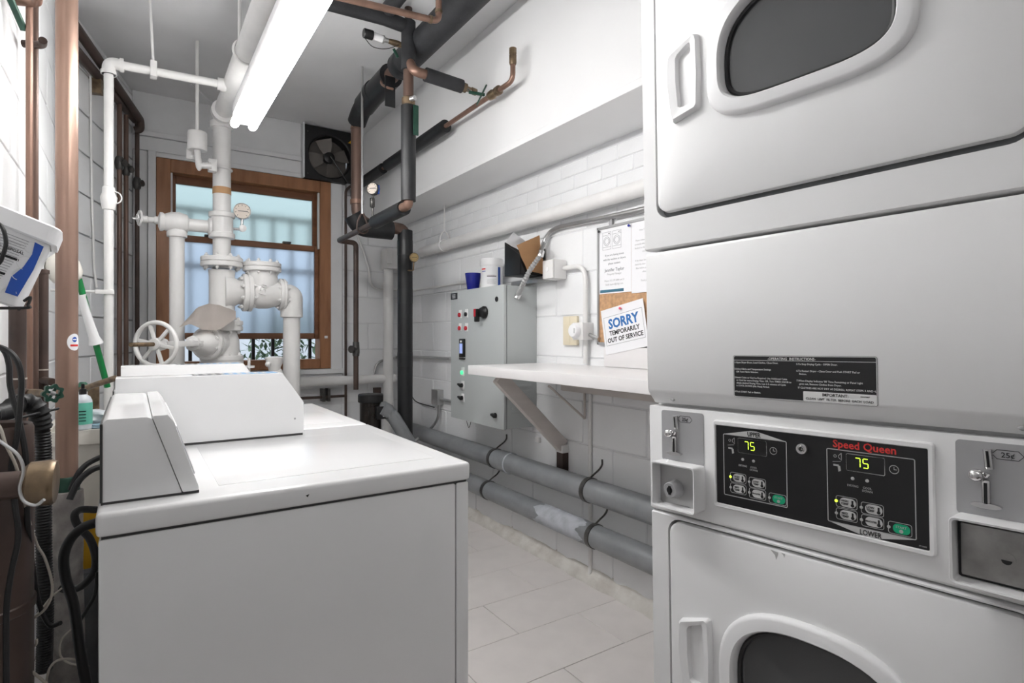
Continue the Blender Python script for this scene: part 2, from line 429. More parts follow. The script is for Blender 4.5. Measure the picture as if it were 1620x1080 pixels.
# ---------------------------------------------------------------- outside
guard = thing('window_guard', 'black steel window guard of upright bars outside the frosted window', 'window guard', (.7, T+.28, .8))
for z in (2.16, 1.74, .86): MB().box(.0, 1.45, T+.265, T+.295, z-.018, z+.018, .003).part('rail', 'black', guard)
bm_ = MB().box(-.012, .012, -.012, .012, -.45, 1.32, .002).mesh('bar', 'black')
for k in range(10): share('bar', bm_, guard, (.06+k*.145, T+.28, .85))
MB().box(-6, 9, T+.17, T+9, .3, .4).thing('yard_ground', 'earth', 'grey paved ground outside the window', 'ground')
bpy.data.objects['yard_ground']['kind'] = 'structure'
nb = thing('neighbour_building', 'pale blue panelled building seen blurred through the frosted window', 'building', (1, T+4.2, .4))
for k in range(12): MB().box(-3+k*.7, -3+k*.7+.66, T+4.2, T+4.28, .4, 4.6, .01).part('panel', 'bluewall', nb)
MB().box(-3, 5.4, T+4.26, T+4.6, .4, 4.7).part('backing', 'bluewall', nb)
def shrub(x, y, h, label):
    root = thing('shrub', label, 'shrub', (x, y, .4), 'shrubs outside the window')
    MB().tube([(x, y, .4), (x+.05, y, .4+h*.7)], .02, 6).part('stem', 'brown', root)
    f = bmesh.new(); mb = MB()
    for _ in range(1000):
        th = random.uniform(0, 6.28); rr = random.uniform(.05, .42)*h; zz = .45+random.random()*h
        c = V((x+rr*math.cos(th), y+rr*math.sin(th)*.6, zz)); a = V((random.gauss(0, 1), random.gauss(0, 1), random.gauss(0, .6))).normalized(); b = frame(a)[0]
        L = .06; mb._add([c-a*L, c+b*.018, c+a*L, c-b*.018], [(0, 1, 2, 3)])
    mb.part('foliage', 'leafy', root, kind='stuff')
shrub(1.15, T+1.0, 1.0, 'green leafy shrub behind the guard bars, right of the white drop pipe')
shrub(2.35, T+1.5, 1.1, 'green leafy shrub at the right end of the open window gap')
shrub(.15, T+1.7, .6, 'low green shrub at the left of the open window gap')

# ================================================================ FLUORESCENT FIXTURES
def fixture(x, y0, y1, z, label, glow='tubeglow'):
    r = thing('ceiling_light', label, 'ceiling light', (x, (y0+y1)/2, z))
    MB().box(x-.055, x+.055, y0, y1-.05, z+.022, z+.075, .004).part('housing', 'plasticw', r)
    MB().box(x-.018, x+.018, y0+.01, y1-.06, z-.002, z+.023, .004).part('ballast_cover', 'plasticw', r)
    for s_ in (-1, 1):
        MB().lathe((x+s_*.039, y0-.01, z), Y, [(0, .012), (.004, .017), (.015, .019), (y1-y0+.005, .019), (y1-y0+.017, .017), (y1-y0+.02, .012)], 16).part('tube', glow, r)
    for yy in (y0+.005, y1-.05): MB().box(x-.05, x+.05, yy, yy+.012, z-.012, z+.022, .003).part('lamp_holder', 'plasticw', r)
    return r
fx = fixture(.435, 1.05, 2.965, 2.215, 'long white twin-tube fluorescent strip light, lit, hung under the white ceiling pipe')
MB().tube(smooth([(.435, 2.9, 2.24), (.452, 2.6, 2.20), (.43, 2.3, 2.21), (.46, 2.1, 2.2), (.44, 1.9, 2.2)]), .0015, 6).part('wire', 'dsteel', fx)
fill_light = fixture(.25, -1.7, -.3, 2.60, 'added fluorescent fill light, out of view behind the viewpoint', 'tubefill')  # unseen strip light, added to brighten the dryer and washer fronts
for yy in (-1.4, -.6): MB().cyl((.25, yy, 2.67), (.25, yy, CE), .006, n=8).part('hanger', 'steel', fill_light)

# ================================================================ DRYER STACK
O = V((.97297, .90231, 1.0552)); far = V((-.0915148, .9956534, -.017303)); nn = V((-.9958025, -.0915285, 0)); up = V((-.00158, .01723, .99985))
dr = thing('stacked_dryer', 'tall white coin-operated stacked tumble dryer with black control panel, right foreground', 'dryer', (0, 0, 0))
mm = Matrix((-far, -nn, up)).transposed().to_4x4(); mm.translation = O-up*1.0552+V((0, 0, .004))
loc_, rot_, _s = mm.decompose(); dr.rotation_mode = 'XYZ'; dr.location = loc_; dr.rotation_euler = rot_.to_euler()
Zb = 1.0552
def Q(a, y, b): return V((a, y, b+Zb))
def rr(a0, a1, b0, b1, r, y, n=6):                       # rounded rectangle outline in the front plane
    pts = []
    for cx, cz, s0 in ((a1-r, b1-r, 0), (a0+r, b1-r, 90), (a0+r, b0+r, 180), (a1-r, b0+r, 270)):
        for k in range(n+1):
            t = math.radians(s0+90*k/n); pts.append(Q(cx+r*math.cos(t), y, cz+r*math.sin(t)))
    return pts
def dp(mb, name, m, parent=None, label=None): return mb.part(name, m, parent or dr, label, local=True)
DW = .70
dp(MB().box(.004, DW-.004, .03, .80, .06, 2.03, .004), 'cabinet', 'dryer')
for a in (.06, DW-.06):
    for y in (.1, .7): dp(MB().lathe((a, y, 0), Z, [(0, .02), (.012, .022), (.02, .01), (.065, .01)], 12), 'foot', 'dsteel')
def loop_rect(a0, a1, b0, b1, y, n=6): return rr(a0, a1, b0, b1, .006, y, n)
def front(b0, b1, d0, d1, ex):
    o = loop_rect(0, DW, b0, b1, .03); o2 = loop_rect(0, DW, b0, b1, ex)
    i = rr(d0[0], d0[1], d1[0], d1[1], .032, ex); ii = rr(d0[0], d0[1], d1[0], d1[1], .032, .03)
    mb = MB(); mb.loft([[p for p in o], [p for p in loop_rect(.0, DW, b0, b1, ex+.004)], loop_rect(.003, DW-.003, b0+.003, b1-.003, ex), i, ii], False, False)
    return mb
dp(front(.343, .978, (.036, .664), (.408, .945), -.012), 'upper_front', 'dryer')
dp(MB().box(.03, .67, .012, .031, Zb+.40, Zb+.955), 'door_recess', 'galv')
dp(front(-1.0, -.240, (.046, .660), (-.80, -.246), 0), 'lower_front', 'dryer')
dp(MB().box(.03, .67, .022, .031, Zb-.81, Zb-.242), 'door_recess', 'galv')
# service panel with chamfered foot
pr = [(.03, .336), (-.010, .336), (-.014, .330), (-.014, .034), (-.010, .026), (.012, .002), (.03, .002)]
lo = []
for a, k in ((.004, .006), (.008, 0), (DW-.008, 0), (DW-.004, .006)):
    lo.append([Q(a, y+(k if y < .02 else 0), b-(k if i in (1,) else 0)) for i, (y, b) in enumerate(pr)])
dp(MB().loft(lo), 'service_panel', 'dryer')
for a, b in ((.0612, .0129), (DW-.0612, .0129)): dp(MB().lathe(Q(a, .006, b), (0, -1, .6), [(0, .006), (.003, .006), (.005, .003)], 14), 'screw', 'steel')
# control band
dp(MB().prism([Q(0, .03, -.005), Q(0, 0, -.005), Q(0, 0, -.232), Q(0, .006, -.237), Q(0, .03, -.237)], (DW, 0, 0), .002), 'control_band', 'dryer')
# doors
def outline(cx, cz, w, ht, hb, y, n=14, nt=2.5, nb=4.0):
    pts = []
    for k in range(4*n):
        t = 2*math.pi*k/(4*n); c_, s_ = math.cos(t), math.sin(t)
        e = nt if s_ >= 0 else nb; h = ht if s_ >= 0 else hb
        pts.append(Q(cx+w*math.copysign(abs(c_)**(2/e), c_), y, cz+h*math.copysign(abs(s_)**(2/e), s_)))
    return pts
def door(a0, a1, b0, b1, hc, f, label):
    r0 = .028
    mb = MB(); wcx = .353; wcz = hc-.005
    def ol(i, y): return outline(wcx, wcz, .182-i, .150-i, .115-i, y)
    # slab with hole for the window
    N_ = 56
    def big(i, y):
        pts = []                                           # same vertex count / angular order as outline
        for k in range(N_):
            t = 2*math.pi*k/N_; c_, s_ = math.cos(t), math.sin(t); hw = (a1-a0)/2-i; hh = (b1-b0)/2-i
            pts.append(Q((a0+a1)/2+hw*math.copysign(min(1, abs(c_)*1.25)**.42 if abs(c_) < .8 else 1, c_), y, (b0+b1)/2+hh*math.copysign(min(1, abs(s_)*1.25)**.42 if abs(s_) < .8 else 1, s_)))
        return pts
    outer = rr(a0, a1, b0, b1, r0, f+.012, 13); outer2 = rr(a0+.002, a1-.002, b0+.002, b1-.002, r0-.002, f+.001, 13); outer3 = rr(a0+.006, a1-.006, b0+.006, b1-.006, r0-.004, f-.001, 13)
    # rotate rr order to begin at angle 0 like outline: rr starts at right side of the top right corner
    mb.loft([outer, outer2, outer3, ol(.004, f-.001), ol(.004, f+.02)], False, False)
    d = dp(mb, 'door', 'dryer', None, label)
    g = MB(); g.loft([ol(0, f), ol(0, f-.008), ol(.003, f-.013), ol(.008, f-.0155), ol(.024, f-.015), ol(.0265, f-.0155), ol(.029, f-.013), ol(.031, f-.006), ol(.034, f+.02)], False, False)
    dp(g, 'window_ring', 'plasticw', d)
    g = MB(); g.loft([ol(.033, f+.004), ol(.036, f+.002), ol(.040, f+.004), ol(.041, f+.016)], False, False); dp(g, 'gasket', 'rubber', d)
    dp(MB().loft([ol(.039, f+.008), ol(.039, f+.012)]), 'glass', 'smoke', d)
    # handle: pocket grip with raised rim
    hw = .037; hx = .1155
    def hl(i, y, k=0):
        tp, bt = hc+.082-i, hc-.082+i
        return [Q(hx-hw+i, y, tp-.028), Q(hx-hw+i+.004, y, tp-.022) , Q(hx+hw-i-.008, y, tp), Q(hx+hw-i-.002, y, tp-.003), Q(hx+hw-i, y, tp-.012), Q(hx+hw-i+.002, y, hc), Q(hx+hw-i, y, bt+.012), Q(hx+hw-i-.004, y, bt+.006), Q(hx-hw+i+.012, y, bt-.006+i*.5), Q(hx-hw+i+.006, y, bt+.01), Q(hx-hw+i-.003, y, hc+.0)]
    def hi_(y, dx=0, s_=1): return [Q(hx+p[0]*s_+dx, y, hc+p[1]*s_) for p in ((-.016, .045), (-.012, .052), (.014, .066), (.019, .066), (.021, .06), (.025, .0), (.021, -.058), (.018, -.062), (-.006, -.062), (-.011, -.058), (-.016, -.005))]
    h = MB().loft([hl(0, f-.001), hl(.001, f-.010), hl(.004, f-.014), hi_(f-.012), hi_(f+.020, .003, .88), ], False, False)
    h.loft([hi_(f+.020, .003, .88), hi_(f+.0205, .003, .01)], False, False)
    dp(h, 'door_handle', 'plasticw', d)
    return d
door(.040, .660, .4195, .940, .692, -.014, 'upper dryer door with smoked window')
door(.050, .656, -.795, -.251, -.512, -.002, 'lower dryer door with dark window')
for c_, y0 in ((.69, .03), (-.517, .03)):
    mb = MB(); ax = V((0, 1, 0))
    n_ = 40; L1 = [Q(.353+.21*math.cos(2*math.pi*k/n_), y0, c_+.21*math.sin(2*math.pi*k/n_)) for k in range(n_)]
    dp(mb.loft([L1, [p+V((0, .55, 0)) for p in L1]], False, True), 'drum', 'drum')
# control panel
pb = dp(MB().loft([rr(.163, .537, -.196, -.0215, .006, 0), rr(.163, .537, -.196, -.0215, .006, -.005), rr(.165, .535, -.194, -.0235, .005, -.0075), rr(.168, .530, -.189, -.030, .003, -.0075), rr(.169, .529, -.188, -.031, .002, -.004)], False, True), 'panel_frame', 'dryer')
F = -.0045
dp(MB().loft([rr(.1695, .5285, -.1875, -.0315, .002, -.003), rr(.1695, .5285, -.1875, -.0315, .002, F)]), 'control_panel', 'blackprint', None, 'glossy black control panel')
cp = [o for o in dr.children if o.name.startswith('control_panel')][0]
def outl(poly_o, poly_i, m='greyprint', name='panel_outline', y=F): dp(MB().ringprism(poly_o, poly_i, (0, -.0003, 0)), name, m, cp)
def rro(a0, a1, b0, b1, r, w_, m='greyprint', name='panel_outline'):
    outl(rr(a0, a1, b0, b1, r, F), rr(a0+w_, a1-w_, b0+w_, b1-w_, max(r-w_, .0005), F), m, name)
def tx(s_, size, a, b, m='greyprint', al='CENTER', bold=0, par=None, y=None, sx=1, name='lettering', label=None): return text(s_, size, Q(a, (F-.0003) if y is None else y, b), X, Z, m, par or cp, name, bold, al, True, sx, label=label)
def unit(a0, a1, b0, b1, upper):
    k = (a1-a0)/.127
    rro(a0, a1, b0, b1, .003, .0014)
    ac = (a0+a1)/2
    if upper:
        dp(MB().prism([Q(a0+.002, F, b1-.0005), Q(a1-.002, F, b1-.0005), Q(ac+.006, F, b1+.0115), Q(ac-.006, F, b1+.0115)], (0, -.0003, 0)), 'title_wedge', 'btn', cp)
        tx('UPPER', .0125, ac+.001, b1+.0005, 'blackprint', bold=.01, y=F-.0007, sx=.75)
    else:
        dp(MB().prism([Q(a0+.002, F, b0+.0005), Q(ac-.006, F, b0-.0125), Q(ac+.006, F, b0-.0125), Q(a1-.002, F, b0+.0005)], (0, -.0003, 0)), 'title_wedge', 'btn', cp)
        tx('LOWER', .0125, ac+.001, b0-.0098, 'blackprint', bold=.01, y=F-.0007, sx=.75)
    # display
    da0, da1, db1, db0 = a0+.031, a0+.0895, b1-.0045, b1-.034
    dp(MB().loft([rr(da0, da1, db0, db1, .003, F), rr(da0, da1, db0, db1, .003, F-.0003)]), 'display', 'blackprint', cp, 'timer display showing 75')
    rro(da0, da1, db0, db1, .003, .0012, name='display_outline')
    def seg(x, z, w_, h_, code):
        t = .0013; sg = {'a': (x, z+h_, 1), 'g': (x, z+h_/2, 1), 'd': (x, z, 1), 'f': (x, z+h_/2, 0), 'b': (x+w_, z+h_/2, 0), 'e': (x, z, 0), 'c': (x+w_, z, 0)}
        mb = MB()
        for ch in code:
            px_, pz_, hz = sg[ch]
            if hz: mb.box(px_+.0006, px_+w_-.0006, F-.0009, F-.0004, Zb+pz_-t/2, Zb+pz_+t/2)
            else: mb.box(px_-t/2, px_+t/2, F-.0009, F-.0004, Zb+pz_+.0006, Zb+pz_+h_/2-.0006)
        return mb
    zz = db0+.0085
    dp(seg(da0+.0145, zz, .0075, .0150, 'abc'), 'digit', 'led', cp); dp(seg(da0+.0265, zz, .0075, .0150, 'afgcd'), 'digit', 'led', cp)
    # clock symbol
    c0 = Q(a0+.102, F-.0003, b1-.021)
    dp(MB().torus(c0, Y, .0065, .0005, 24, 6).box(c0.x-.0004, c0.x+.0004, c0.y-.0003, c0.y, c0.z-.0004, c0.z+.0045).box(c0.x, c0.x+.004, c0.y-.0003, c0.y, c0.z-.0005, c0.z+.0005), 'clock_symbol', 'greyprint', cp)
    # coin symbols
    s0 = Q(a0+.018, F-.0003, b1-.012)
    dp(MB().tube([s0+V((.006, 0, .006)), s0+V((.0015, 0, .0015)), s0+V((.0015, 0, -.0015)), s0+V((.006, 0, -.006)), s0+V((.006, 0, .006))], .0005, 5).torus(s0+V((-.004, 0, 0)), Y, .0022, .0004, 14, 5), 'coin_symbol', 'greyprint', cp)
    s0 = Q(a0+.018, F-.0003, b1-.030)
    dp(MB().box(s0.x-.007, s0.x+.002, s0.y-.0002, s0.y, s0.z+.001, s0.z+.004).prism([s0+V((0, 0, .002)), s0+V((.004, 0, .002)), s0+V((.005, 0, -.006)), s0+V((.001, 0, -.008))], (0, -.0003, 0)).tube([s0+V((-.008, 0, .008)), s0+V((.005, 0, .010))], .0004, 5), 'hand_symbol', 'greyprint', cp)
    # lamps
    for a, tt in ((a0+.041, 'DRYING'), (a0+.063, 'COOL\nDOWN')):
        dp(MB().lathe(Q(a, F, b1-.046), -Y, [(0, .0028), (.0006, .0028), (.001, .0015)], 14), 'indicator', 'greyprint', cp)
        tx(tt, .0052, a, b1-.060, 'greyprint', sx=.9)
    for a, b, tt, on in ((a0+.031, b0+.038, 'HIGH\nTEMP', 1), (a0+.031, b0+.017, 'MED\nTEMP', 0), (a0+.070, b0+.035, 'LOW\nTEMP', 0), (a0+.070, b0+.0145, 'DELICATES', 0)):
        rro(a-.017, a+.0165, b-.0098, b+.0098, .004, .0008, name='button_outline')
        dp(MB().loft([rr(a-.0108, a+.0145, b-.0075, b+.0075, .0072, F), rr(a-.0108, a+.0145, b-.0075, b+.0075, .0072, F-.0006)]), 'button', 'btn', cp)
        tx(tt, .0050 if tt[0] != 'D' else .0036, a-.003, b+(.0010 if tt[0] != 'D' else -.001), 'blackprint', y=F-.001, bold=.01)
        dp(MB().lathe(Q(a+.0092, F-.0006, b-.0035), -Y, [(0, .0028), (.0004, .0028)], 12).box(a+.0078, a+.0106, F-.001, F-.0006, Zb+b-.003, Zb+b+.005), 'thermometer_symbol', 'blackprint', cp)
        dp(MB().lathe(Q(a-.0165, F, b), -Y, [(0, .0026), (.0006, .0026), (.001, .0015)], 12), 'indicator', 'led' if on else 'greyprint', cp)
    a, b = a0+.1095, b0+.0125
    rro(a-.0175, a+.0155, b-.0098, b+.0098, .004, .0008, name='button_outline')
    dp(MB().loft([rr(a-.0105, a+.013, b-.0075, b+.0075, .0068, F), rr(a-.0105, a+.013, b-.0075, b+.0075, .0068, F-.0006)]), 'start_button', 'greenb', cp, 'green start button')
    tx('START', .0052, a+.001, b+.001, 'greyprint', y=F-.001)
    dp(MB().prism([Q(a+.001+.003*math.cos(q*math.pi/4), F-.0008, b-.0035+.003*math.sin(q*math.pi/4)) for q in range(8)], (0, -.0002, 0)), 'start_symbol', 'greyprint', cp)
    dp(MB().lathe(Q(a-.0165, F, b), -Y, [(0, .0026), (.0006, .0026)], 12), 'indicator', 'greyprint', cp)
unit(.185, .312, -.169, -.0470, True)
unit(.381, .512, -.176, -.0495, False)
dp(MB().lathe(Q(.3415, F, -.056), -Y, [(0, .0105), (.006, .0105), (.0085, .009), (.0085, .006), (.006, .006)], 24).torus(Q(.3415, F-.0085, -.056), Y, .0045, .0012, 18, 6), 'key_switch', 'chrome', cp)
dp(MB().torus(Q(.3415, F-.0092, -.056), Y, .0034, .0008, 18, 6, 120, 420).box(.3409, .3421, F-.0100, F-.0085, Zb-.056, Zb-.051), 'key_slot', 'black', cp)
tx('Speed Queen', .0178, .3915, -.0460, 'red', 'LEFT', .018, sx=.98, label='red lettering')
tx('8715003', .003, .520, -.184, 'greyprint')
# instruction plate
F2 = -.0142
dp(MB().loft([rr(.2150, .4655, .0290, .1103, .004, F2), rr(.2150, .4655, .0290, .1103, .004, F2-.0004)]), 'instruction_plate', 'blackprint', None, 'black instruction plate with white lettering')
ip = [o for o in dr.children if o.name.startswith('instruction_plate')][0]
Yt = F2-.0006
dp(MB().ringprism(rr(.2156, .4649, .0296, .1097, .0038, F2-.0004), rr(.2166, .4639, .0306, .1087, .003, F2-.0004), (0, -.0002, 0)), 'plate_border', 'whiteprint', ip)
dp(MB().box(.2166, .4639, Yt-.0001, Yt+.0002, Zb+.1005, Zb+.1012), 'plate_line', 'whiteprint', ip)
def ti(s_, size, a, b, m='whiteprint', al='LEFT', bold=.004, sx=.95): tx(s_, size, a, b, m, al, bold, ip, Yt, sx)
ti('-OPERATING  INSTRUCTIONS-', .0066, .327, .1022, al='CENTER', bold=.01)
for s_, b in (('1.Open Dryer Door, Load Clothes, Close Door.', .0950), ('2.Select Fabric and Temperature Settings', .0825), ('   OR Turn Fabric Selector.', .0770), ('3.Insert Coins or Card as Required. Use Additional Coins', .0660), ('   or Card for more Drying Time. OR, Turn TIMER KNOB to', .0607), ('   obtain desired Drying Time. Last 3-5 minutes of Cycle', .0554), ('   is COOL DOWN (No Heat) Period.', .0501), ('4.Push START Pad or Button.', .0385)):
    ti(s_, .0046, .2175, b)
for s_, b in (('5.To Stop Drying Cycle - OPEN Door.', .0940), ('6.To Restart Dryer - Close Door and Push START Pad or', .0820), ('    Button.', .0765), ("7.When Display Indicates '00' Time Remaining or Panel Light", .0645), ('    goes out, Remove Clothes from Dryer.', .0590), ('  IF CLOTHES ARE NOT DRY AS DESIRED, REPEAT STEPS 3 AND 4.', .0520)):
    ti(s_, .0046, .3365, b)
dp(MB().loft([rr(.3480, .4636, .0310, .0478, .0015, Yt), rr(.3480, .4636, .0310, .0478, .0015, Yt-.0002)]), 'notice_panel', 'whiteprint', ip)
tx('IMPORTANT:', .0072, .401, .0408, 'blackprint', 'CENTER', .01, ip, Yt-.0004)
tx('CLEAN  LINT  FILTER  BEFORE  EACH  LOAD', .0056, .4058, .0335, 'blackprint', 'CENTER', .006, ip, Yt-.0004, sx=.97)
tx('8504498R7', .003, .447, .0425, 'blackprint', 'CENTER', 0, ip, Yt-.0004)
# coin slides and boxes
def coin(a0, kind):
    p = dp(MB().loft([rr(a0, a0+.104, -.122, -.012, .006, 0), rr(a0, a0+.104, -.122, -.012, .006, -.0015)]), 'coin_plate', 'plate')
    cx = a0+.032
    dp(MB().tube([Q(cx+.006, -.004, -.022), Q(cx+.008, -.004, -.050)], .0055, 10), 'coin_slot', 'chrome', p)
    dp(MB().tube([Q(cx+.0062, -.0085, -.024), Q(cx+.008, -.0085, -.047)], .0018, 8), 'slot_opening', 'black', p)
    dp(MB().sphere(Q(cx-.006, -.012, -.060), .0095), 'coin_knob', 'chrome', p)
    dp(MB().tube([Q(cx-.006, 0, -.060), Q(cx+.004, -.006, -.060), Q(cx+.006, -.006, -.056)], .004, 8), 'knob_stem', 'chrome', p)
    dp(MB().box(cx-.001, cx+.009, -.009, 0, Zb-.102, Zb-.066, .003), 'slide', 'chrome', p)
    dp(MB().box(cx+.002, cx+.006, -.010, -.008, Zb-.100, Zb-.070), 'slot_opening', 'black', p)
    dp(MB().loft([[Q(cx+.004+.018*math.cos(t/10*math.pi), y, -.103+.004*math.sin(t/10*math.pi)) for t in range(20)] for y in (0, -.010)]), 'slide_lip', 'chrome', p)
    hx = a0+.060
    def hexa(i): return [Q(hx-.018+i, -.0017, -.028), Q(hx-.012+i*.5, -.0017, -.021-i), Q(hx+.012-i*.5, -.0017, -.021-i), Q(hx+.018-i, -.0017, -.028), Q(hx+.012-i*.5, -.0017, -.035+i), Q(hx-.012+i*.5, -.0017, -.035+i)]
    dp(MB().ringprism(hexa(0), hexa(.0009), (0, -.0002, 0)), 'price_outline', 'blackprint', p)
    text('25\u00a2', .0105, Q(hx, -.002, -.0317), X, Z, 'blackprint', p, 'price_lettering', .008, 'CENTER', True)
    # cash box housing, an open sleeve
    b0, b1 = -.214, -.120; e = -.042
    q = dp(MB().loft([rr(a0, a0+.106, b0, b1, .007, 0), rr(a0-.001, a0+.107, b0-.001, b1+.001, .008, e+.002), rr(a0, a0+.106, b0, b1, .007, e), rr(a0+.003, a0+.103, b0+.003, b1-.003, .005, e+.001), rr(a0+.004, a0+.102, b0+.004, b1-.004, .004, -.001)], False, False), 'cash_box_housing', 'plasticw')
    dp(MB().box(a0+.004, a0+.102, -.014, -.001, Zb+b0+.004, Zb+b1-.004), 'cash_box', 'steel' if kind else 'dark', q)
    if kind:
        c_ = Q(a0+.043, -.014, -.176)
        dp(MB().lathe(c_, -Y, [(0, .020), (.006, .019), (.010, .017), (.020, .0165), (.022, .015)], 28), 'lock', 'plate', q)
        dp(MB().lathe(c_+V((0, -.022, 0)), -Y, [(0, .007), (.0005, .007)], 16).box(c_.x-.002, c_.x+.003, c_.y-.024, c_.y-.022, c_.z-.009, c_.z+.009), 'keyhole', 'black', q)
    else:
        dp(MB().box(a0+.008, a0+.104-.006, -.020, -.012, Zb+b0+.008, Zb+b1-.010, .003), 'cash_drawer', 'cashbox', q)
        c_ = Q(a0+.060, -.020, -.170)
        dp(MB().lathe(c_, -Y, [(0, .010), (.001, .010), (.0012, .007)], 20), 'lock', 'cashbox', q)
        dp(MB().prism([c_+V((.006*math.cos(t), -.0013, -.001+.006*math.sin(t))) for t in [math.pi+math.pi*k/8 for k in range(9)]], (0, -.0004, 0)), 'keyhole', 'black', q)
coin(.0345, True); coin(.5625, False)
# scuffs on the lower door are flat wear
for a, b, s_ in ((.286, -.262, .008), (.302, -.258, .004)):
    dp(MB().prism([Q(a-s_, -.0033, b+s_), Q(a+s_*.8, -.0033, b+s_*.8), Q(a+s_*.3, -.0033, b-s_), Q(a, -.0033, b)], (0, -.0002, 0)), 'scuff', 'greyprint', None, 'grey scuff mark')

# ================================================================ WASHERS
def washer():
    x0, x1, y0, y1 = -.054, .660, 1.172, 1.876
    r = thing('washing_machine', '', 'washing machine', ((x0+x1)/2, (y0+y1)/2, 0))
    MB().box(x0+.004, x1-.036, y0+.004, y1-.004, .03, .868, .006).part('cabinet', 'enamel', r)
    MB().box(x1-.034, x1-.001, y0+.004, y1-.004, .03, .868, .006).part('front_panel', 'enamel', r)
    MB().box(x0, x1+.002, y0, y1, .872, .914, .010, 3).part('top_panel', 'enamel', r)
    MB().box(.14, x1-.05, y0+.09, y1-.15, .912, .9150, .001).part('lid', 'enamel', r)
    MB().box(x0+.008, x1-.006, y0+.008, y1-.008, .864, .876).part('top_gap', 'cabd', r)
    for a in (x0+.06, x1-.06):
        for b in (y0+.06, y1-.06): MB().lathe((a, b, 0), Z, [(0, .022), (.01, .022), (.012, .01), (.035, .01)], 12).part('foot', 'rubber', r)
    yc0, yc1 = 1.224, 1.772
    c = MB().prism([(-.047, yc0+.003, .918), (.075, yc0+.003, .918), (.028, yc0+.003, 1.060), (.020, yc0+.003, 1.064), (-.040, yc0+.003, 1.064), (-.047, yc0+.003, 1.058)], (0, yc1-yc0-.003, 0), .0025).part('console', 'enamel', r)
    MB().box(-.0485, .103, yc0+.004, yc1, .9135, .9185).part('console_gap', 'cabd', r)
    MB().box(-.050, -.046, yc0+.002, yc1, .918, 1.056).part('console_back', 'cabd', r)
    f = MB().prism([(.0755, yc0, .919), (.1025, yc0, .919), (.1020, yc0, .927), (.062, yc0, 1.052), (.052, yc0, 1.066), (.0285, yc0, 1.066), (.0285, yc0, 1.060)], (0, yc1-yc0, 0), .003).part('console_fascia', 'enamel', r)
    dx, dz = V((.1020-.062, 0, .927-1.052)).normalized(), V((.125, 0, .04)).normalized()
    MB().obox(V((.082, (yc0+yc1)/2+.01, .9895)), -dx, Y, dz, .046, .235, .0022, .002).part('control_panel', 'plate', r)
    MB().obox(V((.0835, (yc0+yc1)/2+.01, .990)), -dx, Y, dz, .050, .240, .0012, .001).part('panel_bezel', 'plasticw', r)
    m_ = MB().prism([(-.040, yc1+.001, .920), (.426, yc1+.001, .920), (.426, yc1+.001, 1.013), (.365, yc1+.001, 1.102), (-.040, yc1+.001, 1.102)], (0, .098, 0), .0025).part('coin_meter_case', 'enamel', r)
    MB().box(-.038, .423, yc1+.003, yc1+.097, .9135, .9215).part('case_gap', 'cabd', m_)
    for k, (a, b, mm_) in enumerate(((.135, .205, 'blackprint'), (.208, .355, 'stickerblue'))):
        MB().box(a, b, yc1+.012, yc1+.09, 1.1018, 1.1026).part('sticker', mm_, m_, 'dark printed sticker' if k == 0 else 'blue printed sticker')
    for k in range(9): MB().box(.14+k*.022, .150+k*.022, yc1+.02, yc1+.082, 1.1026, 1.1029).part('print_line', 'greyprint', m_)
    MB().lathe((.40, yc1+.001, .965), -Y, [(0, .003), (.001, .003), (.0014, .002)], 10).part('rivet', 'plate', m_)
    return r
w1 = washer(); w1['label'] = 'white top-loading washing machine in the left foreground, nearest the viewer'
w2 = copy_tree(w1); w2.location.y += .715; w2['label'] = 'white top-loading washing machine behind the nearest one, beside the white valves'
w1['group'] = w2['group'] = 'washing machines in a row'
MB().prism([(.285, 1.1715, .893), (.292, 1.1715, .895), (.289, 1.1715, .889)], (0, .0008, 0)).part('chip', 'black', w1, 'small dark chip in the enamel')

# ================================================================ STEAM PIPING IN FRONT OF THE WINDOW (Y about 3.7)
RX, RY = .427, 3.70
ytz = lambda y: EYE+(HOR-y)/900*3.32
st = thing('steam_main', 'thick white-painted pipe rising before the window and turning along the ceiling', 'pipe', (RX, RY, ytz(425)))
zt = 2.50
MB().tube(fil([(RX, RY, ytz(425)), (RX, RY, zt), (RX, .2, zt+.02)], .10, 10), .048, 24).part('pipe', 'pipew', st)
MB().lathe((RX, RY, ytz(200)), Z, [(-.018, .05), (-.016, .062), (.02, .062), (.024, .05)]).part('elbow_collar', 'pipew', st)
MB().lathe((RX, RY-.085, zt-.005), -Y, [(-.03, .05), (-.028, .064), (.012, .064), (.015, .05)]).part('elbow_collar', 'pipew', st)
MB().lathe((RX, RY, ytz(378)), Z, [(0, .05), (.004, .070), (.03, .070), (.036, .060), (.12, .060), (.126, .070), (.150, .070), (.156, .05)]).part('tee', 'pipew', st)
MB().lathe((RX, RY, ytz(308)), Z, [(0, .0485), (.001, .0495), (.038, .0495), (.039, .0485)]).part('marking_band', 'kraft', st, 'tan paper band')
boltme = MB().lathe((0, 0, 0), Z, [(0, .011), (.012, .011), (.014, .006), (.02, .006)], 6).mesh('bolt', 'pipew')
